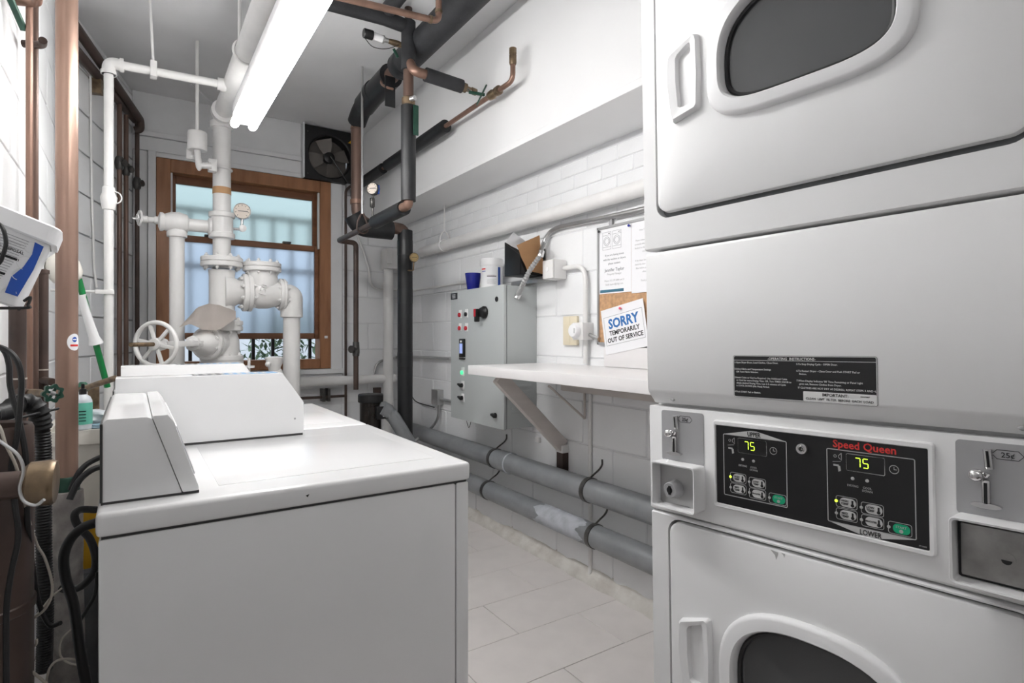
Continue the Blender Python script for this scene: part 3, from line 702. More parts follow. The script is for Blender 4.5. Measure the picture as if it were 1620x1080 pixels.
def flange(root, c, ax, R, h, n=8, bolts=True, name='flange', r_in=.06):
    c = V(c); ax = V(ax).normalized()
    o = MB().lathe(c, ax, [(-h, R-.004), (-h+.004, R), (-.003, R), (-.003, R-.006), (.003, R-.006), (.003, R), (h-.004, R), (h, R-.004)], 40).part(name, 'pipew', root)
    if bolts:
        a, b = frame(ax); q = Z.rotation_difference(ax)
        for k in range(n):
            t = 2*math.pi*(k+.5)/n; p = c+(a*math.cos(t)+b*math.sin(t))*(R-.022)
            for s_ in (1, -1):
                ob = share('bolt', boltme, o, local=True); ob.matrix_parent_inverse = wm(o).inverted(); ob.location = p+ax*s_*(h-.001)
                ob.rotation_euler = (q if s_ > 0 else Z.rotation_difference(-ax)).to_euler()
    return o
def hanger(root, p, top, r=.006, mat_='pipew'): MB().cyl(p, (p[0], p[1], top), r, n=10).part('hanger_rod', mat_, root)
flange(st, (RX, RY, ytz(415)), Z, .112, .028)
pt = P(383, 70, X=RX-.02); hanger(st, (RX-.03, pt.y, zt+.04), CE, .008)
MB().torus((RX, pt.y, zt), Y, .056, .006, 28, 8).part('hanger_ring', 'pipew', st)
# tee with side outlet
te = thing('flanged_tee', 'large white-painted flanged tee fitting below the upper flange of the steam riser', 'pipe fitting', (RX, RY, ytz(505)))
MB().lathe((RX, RY, ytz(505)), Z, [(0, .075), (.015, .068), (.05, .068), (.25, .068), (.285, .072)]).part('body', 'pipew', te)
zc = EYE+(HOR-463)/900*3.4
MB().lathe((RX+.01, RY, zc), X, [(0, .11), (.04, .095), (.075, .072), (.115, .070)]).part('branch', 'pipew', te)
flange(te, (RX, RY, ytz(515)), Z, .112, .03)
# check valve
cv = thing('check_valve', 'white-painted swing check valve with a bolted bonnet, right of the flanged tee', 'valve', (.66, RY, zc-.1))
flange(cv, (.560, RY, zc), X, .112, .026)
MB().lathe((.575, RY, zc), X, [(0, .07), (.015, .085), (.05, .094), (.10, .092), (.14, .08), (.175, .068)]).part('body', 'pipew', cv)
MB().lathe((.645, RY, zc+.02), Z, [(0, .088), (.06, .090), (.10, .084), (.135, .086)]).part('neck', 'pipew', cv)
flange(cv, (.645, RY, ytz(418)-.004), Z, .108, .027)
flange(cv, (.757, RY, zc-.004), X, .098, .018, 6)
text('150', .05, (.652, RY-.0945, zc+.01), (.25, 0, 1), (-1, 0, .25), 'pipew', cv, 'cast_lettering', .02, 'CENTER', ext=.004)
dpipe = thing('drop_pipe', 'white-painted elbow and pipe dropping from the check valve right of the window gap', 'pipe', (.815, RY, .05))
MB().tube(fil([(.760, RY, zc-.004), (.815, RY, zc-.004), (.815, RY, zc-.14)], .055, 8), .066, 24).part('elbow', 'pipew', dpipe)
MB().lathe((.815, RY, zc-.115), Z, [(-.03, .052), (-.026, .064), (.01, .066)]).part('elbow_collar', 'pipew', dpipe)
MB().cyl((.815, RY, .05), (.815, RY, zc-.10), .050, n=24).part('pipe', 'pipew', dpipe)
# gate valve, stem towards the aisle
gv = thing('gate_valve', 'white-painted gate valve with a six-spoke handwheel, under the canvas cover', 'valve', (RX, RY, 1.0))
gd = V((-.62, -.785, 0)).normalized(); gz = 1.172; gc = V((RX, RY, gz))
MB().lathe((RX, RY, 1.06), Z, [(0, .07), (.02, .085), (.07, .095), (.13, .092), (.18, .075), (.21, .07)]).part('body', 'pipew', gv)
flange(gv, (RX, RY, 1.07), Z, .115, .03)
MB().lathe(gc, gd, [(.05, .080), (.11, .078), (.125, .07)]).part('bonnet_neck', 'pipew', gv)
flange(gv, gc+gd*.13, gd, .092, .022)
MB().lathe(gc+gd*.15, gd, [(0, .075), (.03, .07), (.07, .045), (.09, .030), (.11, .028)]).part('bonnet', 'pipew', gv)
sd = gd.cross(Z)
for s_ in (-1, 1): MB().obox(gc+gd*.36, gd, sd, Z, .15, .008, .012, .003)._merge(MB().obox(gc+gd*.36+sd*s_*.030, gd, sd, Z, .15, .007, .014, .003).bm) .part('yoke_arm', 'pipew', gv) if s_ < 0 else MB().obox(gc+gd*.36+sd*.030, gd, sd, Z, .15, .007, .014, .003).part('yoke_arm', 'pipew', gv)
MB().lathe(gc+gd*.25, gd, [(0, .03), (.004, .042), (.022, .042), (.026, .024), (.05, .022)], 8).part('packing_gland', 'pipew', gv)
MB().lathe(gc+gd*.49, gd, [(0, .03), (.03, .034), (.05, .030), (.075, .024)], 8).part('stem_nut', 'pipew', gv)
wc = gc+gd*.545
MB().torus(wc, gd, .106, .011, 48, 12).part('handwheel_rim', 'pipew', gv)
MB().lathe(wc-gd*.018, gd, [(0, .030), (.036, .028)], 24).part('handwheel_hub', 'pipew', gv)
for k in range(6):
    t = math.radians(60*k+12); dd = sd*math.cos(t)+Z*math.sin(t)
    MB().obox(wc+dd*.064, dd, dd.cross(gd), gd, .042, .0085, .006, .003).part('handwheel_spoke', 'pipew', gv)
MB().tube([wc+gd*(.0+.004*k) for k in range(42)], .010, 12, radii=[.0105 if k % 2 else .0088 for k in range(42)]).part('stem', 'brass', gv, 'bare threaded brass stem')
MB().cyl((RX, RY, .05), (RX, RY, 1.05), .05, n=24).part('riser', 'pipew', gv)
# canvas cover over the gate valve
mb = MB(); nu, nv = 14, 10; g = []
def lerp_path(L, u):
    k = min(int(u*(len(L)-1)), len(L)-2); f = u*(len(L)-1)-k
    return tuple(L[k][q]*(1-f)+L[k+1][q]*f for q in (0, 1))
low = [(283, 518), (301, 512), (320, 521), (345, 523), (373, 504)]; top_ = [(300, 500), (312, 486), (330, 480), (350, 483), (373, 492)]
for i in range(nu+1):
    for j in range(nv+1):
        u = i/nu; v = j/nv; a, b = lerp_path(low, u), lerp_path(top_, u)
        px, py = a[0]*(1-v)+b[0]*v, a[1]*(1-v)+b[1]*v
        p = P(px, py, Y=3.50+.13*v-.02*math.sin(v*math.pi)-.008*math.sin(u*17+v*3)); g.append(p)
v_ = [mb.bm.verts.new(p) for p in g]
for i in range(nu):
    for j in range(nv): mb.bm.faces.new((v_[i*(nv+1)+j], v_[(i+1)*(nv+1)+j], v_[(i+1)*(nv+1)+j+1], v_[i*(nv+1)+j+1]))
r_ = bmesh.ops.solidify(mb.bm, geom=mb.bm.faces[:], thickness=.004)
cov = mb.thing('canvas_cover', 'cloth', 'wrinkled off-white canvas cover draped over the gate valve before the window', 'cover', ang=70)
# globe valve branch on the left
xg = .201; zg = 1.842
gl = thing('globe_valve', 'small white-painted valve on the left branch, with a wire-like handwheel at its tip', 'valve', (xg, RY, zg-.1))
MB().lathe((RX-.055, RY, zg), -X, [(0, .052), (.012, .052), (.02, .036), (.115, .036), (.12, .046), (.14, .046), (.15, .036), (.16, .036)]).part('branch', 'pipew', gl)
MB().lathe((xg+.06, RY, zg+.004), -X, [(0, .03), (.01, .05), (.05, .062), (.09, .058), (.12, .045), (.13, .052), (.142, .052), (.15, .03)]).part('body', 'pipew', gl)
MB().lathe((xg, RY, zg-.075), Z, [(0, .05), (.02, .052), (.045, .045), (.06, .045)]).part('collar', 'pipew', gl)
MB().lathe((xg-.088, RY, zg+.008), -X, [(0, .022), (.02, .022), (.021, .016), (.05, .016), (.052, .02), (.075, .02), (.077, .006), (.12, .005)], 16).part('bonnet', 'pipew', gl)
MB().torus((xg-.175, RY, zg+.012), (1, .25, 0), .038, .006, 28, 8).torus((xg-.185, RY, zg+.012), (1, .25, 0), .018, .005, 20, 8).part('handwheel', 'pipew', gl)
for k in range(4):
    t = k*math.pi/2+.4; MB().cyl((xg-.185, RY, zg+.012), (xg-.173, RY+.036*math.cos(t), zg+.012+.036*math.sin(t)), .004, n=8).part('spoke', 'pipew', gl)
lp = thing('left_drop_pipe', 'white-painted pipe running down from the small left valve before the window frame', 'pipe', (xg, RY, .05)); lp.name = 'drop_pipe'
MB().cyl((xg, RY, .05), (xg, RY, zg-.07), .038, n=24).part('pipe', 'pipew', lp)
# gauge
def gauge(name, c, ax, R, m, fm, label, stemto=None, group=None):
    r = thing(name, label, 'gauge', V(c)-Z*R)
    ax = V(ax).normalized()
    MB().lathe(V(c)-ax*.03, ax, [(0, R*.9), (.004, R), (.034, R), (.036, R*.92), (.030, R*.88)], 32).part('case', m, r)
    MB().lathe(V(c)+ax*.0005, ax, [(0, R*.88), (.001, R*.88)], 32).part('dial', fm, r)
    a = ax.cross(Z).normalized()
    MB().obox(V(c)+ax*.003-a*R*.1, a, Z, ax, R*.55, .0016, .0008).part('needle', 'black', r)
    for k in range(9):
        t = math.radians(-45+270*k/8); d = a*math.cos(t)+Z*math.sin(t)
        MB().obox(V(c)+ax*.002+d*R*.72, d, d.cross(ax), ax, R*.08, .0012, .0004).part('tick', 'black', r)
    if stemto: MB().tube(fil([V(c)-ax*.012-Z*R*.9]+[V(q) for q in stemto], .012), R*.16, 12).part('stem', m, r)
    return r
gp = P(383, 334, Y=RY-.03)
gg = gauge('pressure_gauge', gp, (-.15, -1, 0), .048, 'chrome', 'face', 'round chrome pressure gauge with pale dial on the white steam riser', [(gp.x, gp.y+.012, zg), (RX+.05, RY, zg)])
MB().lathe((gp.x, gp.y-.02, zg), -Y, [(-.03, .016), (0, .02), (.012, .02), (.015, .01)], 14).part('cock', 'pipew', gg)
# air vent
av = thing('air_vent', 'white-painted drum-shaped air vent clamped left of the steam riser near its top', 'vent', P(312, 262, Y=3.62))
va = P(312, 238, Y=3.62)
MB().lathe(va, Z, [(0, .020), (.0, .046), (.008, .05), (.095, .05), (.103, .046), (.105, .01)]).part('drum', 'pipew', av)
MB().tube(fil([va, P(314, 262, Y=3.62), P(334, 262, Y=3.62)], .03), .017, 14).part('elbow', 'pipew', av)
MB().lathe(P(315, 257, Y=3.62), -Z, [(0, .02), (.03, .016), (.045, .006)], 14).part('drip_leg', 'pipew', av)
e_ = P(337, 262, Y=3.64); MB().box(e_.x-.025, e_.x+.02, e_.y-.02, e_.y+.03, e_.z-.035, e_.z+.035, .006).part('clamp_block', 'pipew', av)
MB().torus((RX, RY, e_.z), Z, .052, .006, 28, 8).part('clamp', 'pipew', av)
e_ = P(301, 243, Y=3.66); MB().box(e_.x-.02, e_.x+.03, e_.y, e_.y+.02, e_.z-.03, e_.z+.03, .004).part('bracket', 'pipew', av)
a_ = va+Z*.10; MB().cyl(a_, (a_.x, a_.y, CE), .009, n=10).part('rod', 'pipew', av)
# white horizontal branch and the vertical white pipe by the left wall
W3 = (-.0976, 3.23); zh = 2.478
bp = thing('branch_pipe', 'slim white-painted pipe with an elbow, dropping beside the left wall from the ceiling main', 'pipe', (W3[0], W3[1], .05))
MB().tube([(W3[0]+.03, W3[1], zh), (RX-.04, W3[1], zh+.015)], .0195, 16).part('branch', 'pipew', bp)
MB().cyl((W3[0], W3[1], .05), (W3[0], W3[1], zh-.04), .0195, n=16).part('riser', 'pipew', bp)
MB().tube(fil([(W3[0], W3[1], zh-.055), (W3[0], W3[1], zh), (W3[0]+.055, W3[1], zh)], .04), .027, 16).part('elbow', 'pipew', bp)
for p, a in (((W3[0], W3[1], zh-.055), Z), ((W3[0]+.042, W3[1], zh), X)): MB().lathe(p, a, [(0, .027), (0, .032), (.016, .032), (.016, .027)], 20).part('collar', 'pipew', bp)
MB().lathe((RX-.075, W3[1], zh+.014), X, [(0, .03), (.03, .033), (.04, .03)], 20).part('collar', 'pipew', bp)
zc3 = P(172, 312, Y=3.23).z
MB().lathe((W3[0], W3[1], zc3-.03), Z, [(-.03, .02), (-.028, .026), (0, .03), (.03, .034), (.05, .026), (.075, .026), (.08, .02)], 12).part('union', 'pipew', bp)
MB().torus((W3[0]+.022, W3[1]-.01, zc3), Y, .028, .003, 24, 6).part('strap', 'pipew', bp)
zb_ = P(165, 462, Y=3.23).z
MB().box(W3[0]-.05, W3[0]+.022, W3[1]-.024, W3[1]-.0, zb_-.010, zb_+.010, .003).cyl((W3[0]-.05, W3[1]-.01, zb_), (wbx(3.23), W3[1]-.01, zb_), .006, n=8).part('wall_bracket', 'pipew', bp)
hp = P(243, 112, Y=3.23); MB().tube([(hp.x, hp.y, zh+.02), P(237, -6, Y=3.23)], .006, 8).part('hanger_rod', 'pipew', bp)
MB().box(hp.x-.014, hp.x+.014, W3[1]-.025, W3[1]+.025, zh-.026, zh+.05, .004).part('hanger_clamp', 'pipew', bp)
cd = MB().tube([P(303, 133, Z=CE-.006), P(346, 171, Z=CE-.006)], .005, 8).thing('ceiling_conduit', 'trimw', 'thin grey conduit running diagonally on the ceiling behind the steam main', 'conduit')
# small fittings under the valve
sv = thing('strainer', 'small white-painted fitting with an elbow beside the foot of the right drop pipe', 'pipe fitting', P(436, 640, Y=3.55))
MB().lathe(P(434, 588, Y=3.55), Z, [(0, .03), (.03, .036), (.05, .045), (.085, .048), (.09, .03)]).part('body', 'pipew', sv)
MB().tube(fil([P(434, 588, Y=3.55), P(440, 600, Y=3.55), V((P(447, 660, Y=3.55).x, 3.55, .02))], .06), .042, 16).part('elbow', 'pipew', sv)
e_ = P(424, 576, Y=3.52); MB().sphere(e_, .016).part('screw', 'pipew', sv)
sc = thing('drain_cock', 'tiny white-painted drain cock standing under the gate valve', 'valve', P(394, 592, Y=3.55))
MB().cyl(P(394, 592, Y=3.55), P(394, 566, Y=3.55), .008, n=10).part('stem', 'pipew', sc)
e_ = P(394, 580, Y=3.55); MB().lathe(e_, Z, [(-.006, .03), (.006, .03)], 12).part('handle', 'pipew', sc)

# ================================================================ UPPER CENTRE PIPES
ms = thing('insulated_main', 'thick black foam-insulated pipe along the ceiling beside the soffit', 'pipe', (1.228, 2.5, 2.6))
zi = 2.705
MB().cyl((1.228, .2, zi), (1.228, 2.98, zi), .070, n=28).part('insulation', 'insul', ms)
MB().cyl((1.228, 2.9, zi), (1.228, 3.18, zi-.005), .042, n=20).part('bare_pipe', 'copper', ms)
MB().tube([(1.228, 3.10, zi), (1.228, 3.40, zi-.005), (1.228, 3.55, zi-.02)], .068, 26).part('insulation', 'tape', ms)
MB().tube(fil([(1.228, 3.53, zi-.02), (1.228, 3.62, zi-.03), (1.228, 3.70, zi-.08)], .05), .060, 24).part('insulation', 'insuld', ms)
MB().obox(V((1.19, 3.02, zi-.13)), X, Y, Z, .03, .004, .085, .003).part('loose_flap', 'tape', ms, 'loose hanging flap of tape')
MB().tube(smooth([(1.19, 3.14, zi), (1.17, 3.10, zi-.06), (1.17, 3.02, zi-.11), (1.19, 2.98, zi-.13)]), .007, 8).part('copper_wire', 'copperb', ms)
for y in (2.9, 3.35): MB().lathe((1.228, y, zi), Y, [(0, .0715), (.05, .0715)], 28).part('tape_band', 'tape', ms)
ct = P(565, 190, Y=3.70); cx_ = ct.x; ztop = ct.z
bd = thing('copper_downpipe', 'brown copper downpipe hanging beside the black wall fan', 'pipe', (cx_, 3.70, 1.95))
zlow = P(565, 345, Y=3.70).z
MB().tube(fil([(1.228, 3.60, zi-.02), (1.228, 3.70, zi-.02), (1.228, 3.70, zlow), (1.36, 3.70, zlow-.06)], .07, 8), .039, 24).part('pipe', 'copper', bd)
MB().lathe((1.228, 3.70, P(565, 205, Y=3.7).z), Z, [(0, .039), (.001, .042), (.012, .042), (.013, .039)]).part('solder_ring', 'copperb', bd)
MB().lathe((1.228, 3.70, zlow+.09), Z, [(0, .042), (.001, .044), (.03, .044), (.031, .039)]).part('coupling', 'copperb', bd)
bt = thing('insulated_trap', 'black insulated bend dropping from the copper downpipe into the corner riser', 'pipe', (1.567, 3.70, .05))
xb = 1.567; zx = P(600, 358, Y=3.7).z
MB().tube(fil([(1.20, 3.70, zlow+.02), (1.25, 3.70, zx-.02), (1.47, 3.70, zx-.02)], .05), .062, 22).part('insulation', 'insuld', bt)
MB().tube(fil([(1.40, 3.70, zx), (xb, 3.70, zx), (xb, 3.70, zx-.12)], .07, 8), .040, 22).part('elbow', 'copper', bt, 'bare brown copper elbow')
zz_ = P(641, 358, Y=3.7).z-.03
MB().cyl((xb, 3.70, .05), (xb, 3.70, zz_), .052, n=28).part('insulation', 'insuld', bt)
for z in (zz_-.17, P(641, 480, Y=3.7).z, 1.0): MB().lathe((xb, 3.70, z), Z, [(0, .0535), (.10, .0535)], 28).part('tape_band', 'tape', bt)
g2 = P(655, 407, Y=3.63)
gg2 = gauge('thermometer_gauge', g2, (-.3, -1, 0), .032, 'brass', 'goldface', 'small brass gauge with amber dial on the black corner riser', [g2-Z*.09+Y*.01, g2-Z*.09+V((-.06, .03, 0))])
# centre dark riser with branches
q = V((1.149, 2.67, 0)); zB = 1.87
cr = thing('insulated_riser', 'grey foam-insulated vertical pipe with a green ball valve lever, centre of the ceiling pipes', 'pipe', (q.x, q.y, zB))
yz = lambda y: EYE+(HOR-y)/900*2.86
MB().cyl((q.x, q.y, yz(30)), (q.x, q.y, CE), .019, n=16).part('pipe', 'brown', cr)
MB().cyl((q.x, q.y, yz(112)), (q.x, q.y, yz(35)), .036, n=24).part('insulation', 'insul', cr)
MB().cyl((q.x, q.y, yz(172)), (q.x, q.y, yz(108)), .026, n=20).part('bare_pipe', 'copper', cr)
MB().lathe((q.x, q.y, yz(172)), Z, [(0, .028), (.005, .034), (.05, .034), (.055, .028)], 12).part('valve_body', 'brass', cr)
MB().cyl((q.x, q.y, yz(318)), (q.x, q.y, yz(168)), .037, n=24).part('insulation', 'insuld', cr)
lv = MB().obox(V((q.x+.018, q.y-.05, yz(194))), X, Y, Z, .014, .003, .075, .004).part('lever', 'valveg', cr, 'green lever handle')
MB().cyl((q.x, q.y-.03, yz(160)), (q.x+.01, q.y-.055, yz(160)), .013, n=10).part('lever_hub', 'steel', cr)
MB().tube(fil([(q.x, q.y, yz(318)+.02), (q.x, q.y, zB), (q.x, q.y+.12, zB)], .04, 8), .024, 18).part('elbow', 'copperb', cr, 'pinkish copper elbow')
lb = thing('low_branch_pipe', 'black insulated pipe running back from the centre riser to a thin brown pipe end', 'pipe', (1.16, 3.2, 1.83)); lb.name = 'branch_pipe'
MB().cyl((1.155, 2.74, zB), (1.162, 3.18, zB), .038, n=24).part('insulation', 'insuld', lb)
yE = 3.9
pc = P(562, 383, Y=yE); pv = P(563, 618, Y=yE)
MB().tube(fil([(1.162, 3.0, zB), (1.166, yE, zB-.005), (pc.x+.005, yE, zB-.01), (pc.x+.005, yE, .84)], .03, 6), .0175, 16).part('pipe', 'brown', lb)
zv = P(563, 552, Y=yE).z
MB().lathe((pc.x+.005, yE, zv-.05), Z, [(0, .022), (.03, .026), (.06, .024), (.1, .022)], 12).part('valve_body', 'dsteel', lb)
MB().lathe((pc.x+.005, yE-.01, zv), (-1, -.6, 0), [(0, .014), (.04, .014), (.042, .026), (.055, .026)], 14).part('valve_knob', 'dsteel', lb)
hh = P(573, 345, X=1.163)
MB().cyl((1.163, hh.y, zB+.09), (1.163, hh.y, CE), .007, n=10).part('hanger_rod', 'steel', lb)
MB().tube(smooth([(1.13, hh.y, zB-.01), (1.135, hh.y, zB+.04), (1.163, hh.y, zB+.09), (1.191, hh.y, zB+.04), (1.196, hh.y, zB-.01), (1.163, hh.y, zB-.03), (1.13, hh.y, zB-.01)]), .006, 8).part('hanger_loop', 'brown', lb)
g3 = P(589, 298, X=1.16)
gg3 = gauge('pressure_gauge', g3, (-1, -.9, 0), .036, 'dsteel', 'face', 'dark-rimmed pressure gauge standing on the black low branch pipe', [(g3.x, g3.y, zB+.03)])
MB().box(g3.x+.03, g3.x+.036, g3.y-.02, g3.y, g3.z-.03, g3.z+.02).part('tag', 'blueprint', gg3, 'blue tag')
MB().lathe((g3.x, g3.y, g3.z-.11), Z, [(0, .012), (.004, .015), (.05, .015), (.054, .012)], 8).part('fitting', 'dsteel', gg3)
# overhead insulated crossover and copper line
MB().tube([(.72, 2.67, 2.755), (1.02, 2.67, 2.77), (1.12, 2.67, 2.765)], .034, 20).thing('insulated_crossover', 'insul', 'grey insulated pipe crossing the ceiling from the light towards the centre riser', 'pipe')
MB().cyl((1.018, 1.2, 2.78), (1.018, 2.60, 2.78), .035, n=20).thing('insulated_pipe', 'insul', 'second insulated pipe above the ceiling copper line, running towards the viewer', 'pipe')
cl = thing('copper_line', 'bright copper pipe with an elbow crossing in front of the ceiling insulation', 'pipe', (1.085, 2.2, 2.50))
ce_ = P(694, 34, Y=2.20)
MB().tube(fil([(.60, 2.20, 2.515), (ce_.x, 2.20, ce_.z), (ce_.x, 2.20, CE)], .03, 6), .0135, 16).part('pipe', 'copperb', cl)
for p, a in (((ce_.x-.045, 2.20, ce_.z-.003), X), ((ce_.x, 2.20, ce_.z+.035), Z)): MB().lathe(p, a, [(0, .0135), (.001, .0165), (.012, .0165), (.013, .0135)], 16).part('solder_ring', 'brass', cl)
# lateral branch to the right
la = thing('lateral_branch', 'short grey insulated side branch with a copper elbow and green-handled valve', 'pipe', (1.30, 2.64, 2.47))
zl_ = 2.515; xe = 1.47
MB().tube(fil([(1.15, 2.66, zl_+.07), (1.15, 2.60, zl_), (1.22, 2.60, zl_)], .04), .024, 18).part('elbow', 'copperb', la)
MB().cyl((1.21, 2.60, zl_), (1.415, 2.60, zl_-.01), .034, n=20).part('insulation', 'insul', la)
MB().lathe((1.41, 2.60, zl_-.01), (1, 0, -.12), [(0, .014), (.002, .024), (.03, .024), (.035, .014), (.06, .014), (.062, .018), (.09, .018)], 14).part('valve_body', 'brass', la)
MB().obox(V((1.47, 2.54, zl_-.055)), V((.9, -.4, -.1)).normalized(), Y, Z, .04, .006, .007, .002).part('lever', 'valveg', la, 'green lever')
MB().cyl((1.44, 2.59, zl_-.02), (1.445, 2.55, zl_-.05), .007, n=8).part('lever_hub', 'steel', la)
sl = thing('soffit_pipe', 'pipe along the soffit, insulated at the back, bare copper turned up at its front end', 'pipe', (1.5, 3.0, 2.39))
zs = 2.425; xs = 1.5
MB().tube(fil([(xs, WBk, zs), (xs, 2.25, zs), (xs, 2.25, 2.575)], .04, 6), .0125, 14).part('pipe', 'copperb', sl)
yg = P(610, 255, X=xs).y
MB().cyl((xs, 2.95, zs), (xs, yg-.03, zs), .037, n=22).part('insulation', 'insuld', sl)
MB().cyl((xs, yg+.05, zs), (xs, WBk, zs), .037, n=22).part('insulation', 'insuld', sl)
MB().lathe((xs, 2.47, zs), -Y, [(0, .014), (.01, .022), (.04, .024), (.05, .018), (.07, .018), (.075, .023), (.10, .023), (.105, .0145)], 14).part('valve_body', 'brass', sl)
MB().lathe((xs, 2.25, 2.50), Z, [(0, .0145), (.01, .018), (.045, .018), (.046, .0165), (.052, .0165), (.053, .018), (.078, .018)], 16).part('cap', 'brass', sl)
MB().obox(V((xs-.06, 2.44, zs-.015)), V((-.4, .3, -1)).normalized(), V((.6, .8, 0)), V((.8, -.6, 0)), .055, .008, .003, .002).part('lever', 'valveg', sl, 'green lever')
# temperature sensor
ts = thing('vent_valve', 'small black-capped valve with a white body pointing left from the centre riser', 'valve', P(605, 80, Y=2.70))
s0, s1, s2, s3, s4 = (P(a, b, Y=2.70) for a, b in ((575, 52), (589, 56), (605, 62), (612, 64), (640, 73)))
MB().lathe(s0, s1-s0, [(0, .02), (.004, .023), (.045, .023), (.048, .017)], 16).part('cap', 'black', ts)
MB().cyl(s1, s2, .018, n=16).part('body', 'plasticw', ts)
MB().lathe(s2, s3-s2, [(0, .019), (.008, .019), (.009, .012), (.03, .012)], 16).part('collar', 'steel', ts)
MB().tube([s3, (s3+s4)/2, s4], .013, 12, radii=[.010, .016, .012]).part('nipple', 'brass', ts)
MB().tube(smooth([P(577, 60, Y=2.69), P(590, 74, Y=2.68), P(612, 77, Y=2.68), P(634, 70, Y=2.69)]), .0018, 6).part('wire', 'rubber', ts)
MB().obox(P(626, 84, Y=2.66), V((.5, 0, -.86)), Y, V((.86, 0, .5)), .022, .003, .007, .002).part('lever', 'valveg', ts, 'green lever')

# ================================================================ FAN
fan = thing('wall_fan', 'black square exhaust fan high in the corner above the window', 'fan', ((fx0+fx1)/2, T-.05, fz0))
cxf, czf = (fx0+fx1)/2+.002, (fz0+fz1)/2-.012; Rf = .165; n_ = 48
def sq(y, h0=0):
    pts = []
    for k in range(n_):
        t = 2*math.pi*k/n_+math.pi/4; c_, s_ = math.cos(t), math.sin(t); m_ = max(abs(c_), abs(s_))
        pts.append(V(((fx0+fx1)/2+(fx1-fx0)/2*c_/m_, y, (fz0+fz1)/2+(fz1-fz0)/2*s_/m_)))
    return pts
def circ(y, r): return [V((cxf+r*math.cos(2*math.pi*k/n_+math.pi/4), y, czf+r*math.sin(2*math.pi*k/n_+math.pi/4))) for k in range(n_)]
MB().loft([sq(T), sq(T-.05), circ(T-.05, Rf+.01), circ(T-.04, Rf), circ(T+.06, Rf)], False, False).part('housing', 'black', fan)
MB().lathe((cxf, T-.035, czf), Y, [(0, .03), (.006, .042), (.05, .045), (.06, .03)], 20).part('hub', 'black', fan)
for k in range(4):
    t = math.radians(90*k-75); d = V((math.cos(t), 0, math.sin(t))); e = V((-math.sin(t), 0, math.cos(t))); pts = []
    for rr_, wd in ((.045, .026), (.09, .046), (.15, .058)):
        pts.append([V((cxf, T, czf))+d*rr_+e*wd*s_+Y*(.02*s_) for s_ in (-1, -.3, .4, 1)])
    lo = [p for p in pts[0]]+[pts[1][3], pts[2][3], pts[2][2], pts[2][1], pts[2][0], pts[1][0]]
    MB().prism(lo, (0, .002, 0)).part('blade', 'fanm', fan)
for k in range(15): MB().obox(V((cxf, T+.10, fz0+.05+.022*k)), X, V((0, .3, -.954)), V((0, .954, .3)), .17, .013, .0015).part('louvre_slat', 'fanm', fan)
for a in (fx0+.035, fx1-.035):
    for b in (fz0+.04, fz1-.05): MB().lathe((a, T-.05, b), -Y, [(0, .006), (.003, .005)], 8).part('screw', 'dsteel', fan)
MB().prism([(fx1-.065, T-.0505, fz1-.085), (fx1-.015, T-.0505, fz1-.085), (fx1-.035, T-.0505, fz1-.055)], (0, -.001, 0)).part('warning_label', 'yellow', fan)
MB().tube([(cxf, T-.06, czf), (fx1-.07, T-.06, fz0+.01)], .006, 8).part('motor_bracket', 'black', fan)
MB().box(fx1-.08, fx1-.05, T-.07, T-.02, fz0-.09, fz0-.0, .003).box(fx1-.04, fx1-.015, T-.07, T-.02, fz0-.09, fz0, .003).part('switch_box', 'steel', fan)

# ================================================================ BACK CORNER
MB().tube(fil([P(575, 281, Y=4.50), P(547, 300, Y=4.50), (P(547, 300, Y=4.5).x, 4.50, .05)], .03), .0105, 12).thing('thin_brown_pipe', 'brown', 'thin brown pipe running down the back wall just right of the window casing', 'pipe')
MB().cyl((.2, 4.47, .864), (1.80, 4.47, .864), .036, n=20).thing('white_wall_pipe', 'pipew', 'white-painted horizontal pipe across the back wall under the window', 'pipe')
hb = thing('brown_wall_pipe', 'thin brown horizontal pipe low on the back wall behind the washing machines', 'pipe', (1.2, 4.53, .72))
MB().cyl((.85, 4.53, .735), (1.42, 4.53, .735), .011, n=12).part('pipe', 'brown', hb)
for a in (512, 520): e_ = P(a, 622, Y=4.52); MB().box(e_.x-.008, e_.x+.012, 4.51, 4.60, .70, .80, .002).part('bracket', 'dsteel', hb)
cw = thing('corner_white_pipe', 'white-painted vertical pipe in the back corner, topped by a lumpy white box', 'pipe', (1.742, 4.46, .05))
MB().cyl((1.742, 4.46, .05), (1.742, 4.46, 1.76), .041, n=20).part('pipe', 'pipew', cw)
MB().box(1.71, 1.84, 4.40, 4.56, 1.76, 1.93, .02).box(1.70, 1.75, 4.38, 4.42, 1.80, 1.90, .012).part('joint_box', 'pipew', cw)
MB().cyl((1.80, 4.52, .05), (1.80, 4.52, 1.76), .009, n=10).thing('black_conduit', 'rubber', 'thin black conduit down the back corner beside the white pipe', 'conduit')
MB().tube(fil([P(591, 594, Y=4.54), P(596, 572, Y=4.54), P(627, 566, Y=4.54), (1.85, 4.5, P(640, 563, Y=4.54).z), P(713, 567, X=1.86)], .07), .011, 12).thing('steel_conduit', 'steel', 'grey steel conduit bending out of the back corner to the grey cabinet', 'conduit')
MB().tube(smooth([P(556, 345, Y=4.57), P(570, 385, Y=4.57), P(582, 420, Y=4.57), P(587, 448, Y=4.57), P(600, 457, Y=4.57), P(632, 458, Y=4.56)]), .010, 10).thing('white_cable', 'pipew', 'white-painted cable curving down the back wall between the pipes', 'cable')
pm = thing('pump_motor', 'black and brown cylindrical pump with a rubber lid and grey drain elbow, back corner', 'pump', (1.33, 3.72, 0))
pcx, pcy = 1.335, 3.74
MB().lathe((pcx, pcy, .0), Z, [(0, .085), (.02, .085), (.03, .072), (.77, .072)]).part('body', 'pump', pm)
